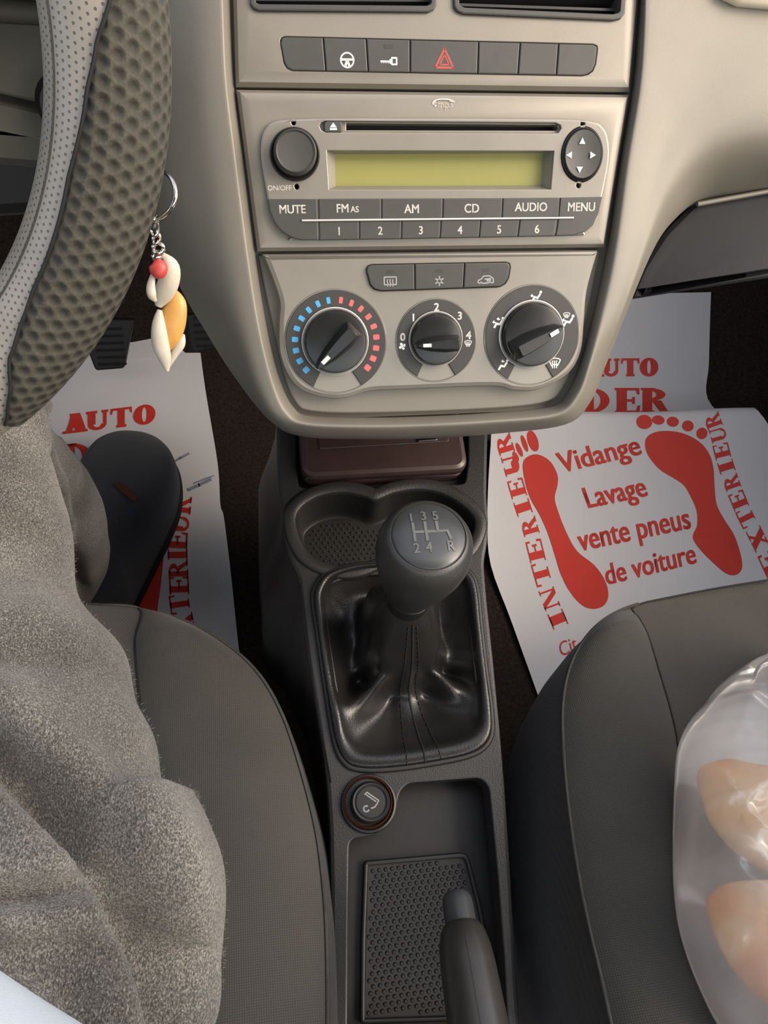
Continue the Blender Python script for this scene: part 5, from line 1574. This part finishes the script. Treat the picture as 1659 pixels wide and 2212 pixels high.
# shoe
def shoe():
    px = [(288, 950), (335, 958), (370, 985), (386, 1030), (381, 1090), (357, 1150), (328, 1208), (302, 1262), (272, 1315), (220, 1345), (160, 1330), (130, 1270), (136, 1200), (156, 1110), (178, 1030), (210, 975), (248, 954)]
    O = [at_z(x, y, .030) for x, y in spline(px, 5, True)]
    toe = at_z(300, 950, .03); heel = at_z(190, 1345, .03); ax = (toe - heel); Ln = ax.length; ax.normalize()
    def s_of(p): return max(0, min(1, (p - heel).dot(ax) / Ln))
    def H(s): return .036 + .058 * (1 - s) ** .8 if s > .0 else .09
    n = len(O); rows = []
    z0 = .0075
    for f, hf in ((.0, .0), (.0, .35), (.03, .6), (.10, .78), (.22, .9), (.40, .97), (.62, 1.0), (.85, 1.02), (1.0, 1.025)):
        row = []
        for p in O:
            s = s_of(p); c = heel + ax * (Ln * (.12 + s * .76))
            q = p.lerp(c, f); sc = s_of(q); q.z = z0 + .012 + H(sc) * hf; row.append(q)
        rows.append(row)
    rows[0] = [Vector((p.x, p.y, z0 + .010)) for p in rows[0]]
    sh = grid('shoe', rows, M['shoe'], person, closed_u=True, angle=None)
    bm = bmesh.new(); bm.from_mesh(sh.data); bmesh.ops.remove_doubles(bm, verts=bm.verts, dist=.0006); bm.to_mesh(sh.data); bm.free()
    so = [[p + (p - (heel + ax * Ln * .5)).normalized() * d for p in O] for d in (-.002, .0025, .003, .0)]
    for r, z in zip(so, (z0, z0 + .001, z0 + .010, z0 + .0135)):
        for p in r: p.z = z
    grid('sole', so, M['sole'], sh, closed_u=True, angle=50)
    a = [at_z(x, y, .079) for x, y in ((248, 1058), (262, 1052), (302, 1090), (296, 1104))]
    tg = [Vector((p.x, p.y, z0 + .0135 + H(s_of(p)) * 1.01 + .001)) for p in a]
    raw('tag', tg + [p - Vector((0, 0, .002)) for p in tg], [(0, 1, 2, 3), (4, 7, 6, 5)] + [(k, (k + 1) % 4, 4 + (k + 1) % 4, 4 + k) for k in range(4)], M['shoe_tag'], sh, smooth=False)
shoe()
c = at_depth(-150, 2420, .245)
v, f = limb([tuple(at_depth(-400, 2060, .225)) + (.018,), tuple(at_depth(-195, 2192, .225)) + (.0203,), tuple(at_depth(-27, 2302, .225)) + (.0203,), tuple(at_depth(141, 2412, .225)) + (.0203,), tuple(at_depth(330, 2530, .225)) + (.016,)])
raw('shirt', v, f, M['shirt'], person, angle=None)

# ------------------------------------------------------------------ bread in a plastic bag on the passenger seat
ZB = .262
def bread(name, label, path, rad):
    t = [Vector(at_z(x, y, z)) for x, y, z in path]
    sp_ = spline([tuple(p) + (r,) for p, r in zip(t, rad)], 8); rows = []; n = 28
    P = [Vector(s[:3]) for s in sp_]
    for i, s in enumerate(sp_):
        d = (P[min(i + 1, len(P) - 1)] - P[max(i - 1, 0)]).normalized(); sx = d.cross(Vector((0, 0, 1))).normalized(); sy = sx.cross(d)
        row = []
        for k in range(n):
            a = 2 * PI * k / n; r = s[3] * (1 + .06 * noise.noise(Vector((math.cos(a) * 2, math.sin(a) * 2, i * .2))))
            r *= 1 - .12 * math.exp(-((((math.degrees(a) - 95 + 180) % 360) - 180) / 14) ** 2)
            row.append(P[i] + sx * r * math.cos(a) + sy * r * .8 * math.sin(a))
        rows.append(row)
    vs = [p for r in rows for p in r]; fs = []
    for i in range(len(rows) - 1):
        for k in range(n): fs.append((i * n + k, i * n + (k + 1) % n, (i + 1) * n + (k + 1) % n, (i + 1) * n + k))
    fs += [tuple(range(n)), tuple(reversed(range((len(rows) - 1) * n, len(rows) * n)))]
    o = raw(name, vs, fs, M['bread'], None, angle=None)
    return setp(o, label, 'bread', 'bread in the bag')
bread('bread_loaf', 'golden bread loaf at the upper end of the plastic bag', [(1522, 1655, .280), (1550, 1680, .287), (1628, 1742, .298), (1730, 1800, .302), (1860, 1880, .30), (1930, 1920, .295)], [.0012, .017, .031, .033, .03, .002])
bread('bread_loaf', 'golden bread loaf lower in the plastic bag, nearer the camera', [(1535, 1935, .284), (1565, 1955, .290), (1650, 2010, .299), (1760, 2085, .300), (1880, 2160, .298), (1940, 2200, .29)], [.0012, .016, .031, .034, .03, .002])
def bag():
    px = [(1668, 1405), (1636, 1440), (1592, 1452), (1552, 1484), (1524, 1520), (1495, 1552), (1474, 1592), (1465, 1640), (1461, 1720), (1459, 1820), (1461, 1920), (1472, 2000), (1492, 2070), (1520, 2140), (1558, 2215), (1620, 2290), (1760, 2340), (1950, 2330), (2080, 2200), (2120, 1950), (2080, 1650), (1950, 1480), (1780, 1400)]
    O = [at_z(x, y, ZB + .012) for x, y in spline(px, 14, True)]
    c = Vector((0, 0, 0))
    for p in O: c += p
    c /= len(O); n = len(O); rows = []
    prof = [(0.80, -.012), (.95, -.011), (1.0, -.004), (1.0, .004), (.985, .014), (.94, .030), (.87, .048), (.76, .064), (.62, .074), (.44, .080), (.28, .082), (.12, .083), (.01, .083)]
    for f, h in spline(prof, 8):
        row = []
        for i, p in enumerate(O):
            q = c.lerp(p, f); a = math.atan2(p.y - c.y, p.x - c.x)
            rg = lambda k, s0: 1 - 2.4 * abs(noise.noise(Vector((q.x * k, q.y * k * .7, s0))))
            w = .010 * noise.noise(Vector((q.x * 20, q.y * 20, 3))) + .012 * rg(26, 5) + .006 * rg(52, 9) + .0015 * rg(120, 1) + .005 * noise.noise(Vector((math.cos(a) * 7, math.sin(a) * 7, f)))
            hh = ZB + .012 + h + w * min(1, max(0, (h + .004) / .03))
            row.append(Vector((q.x, q.y, hh)))
        rows.append(row)
    t = raw('plastic_bag', [p for r in rows for p in r], [(i * n + k, i * n + (k + 1) % n, (i + 1) * n + (k + 1) % n, (i + 1) * n + k) for i in range(len(rows) - 1) for k in range(n)] + [tuple(range(n))], M['bag'], None, angle=None)
    setp(t, 'thin clear plastic bag holding bread on the passenger seat', 'bag')
bag()
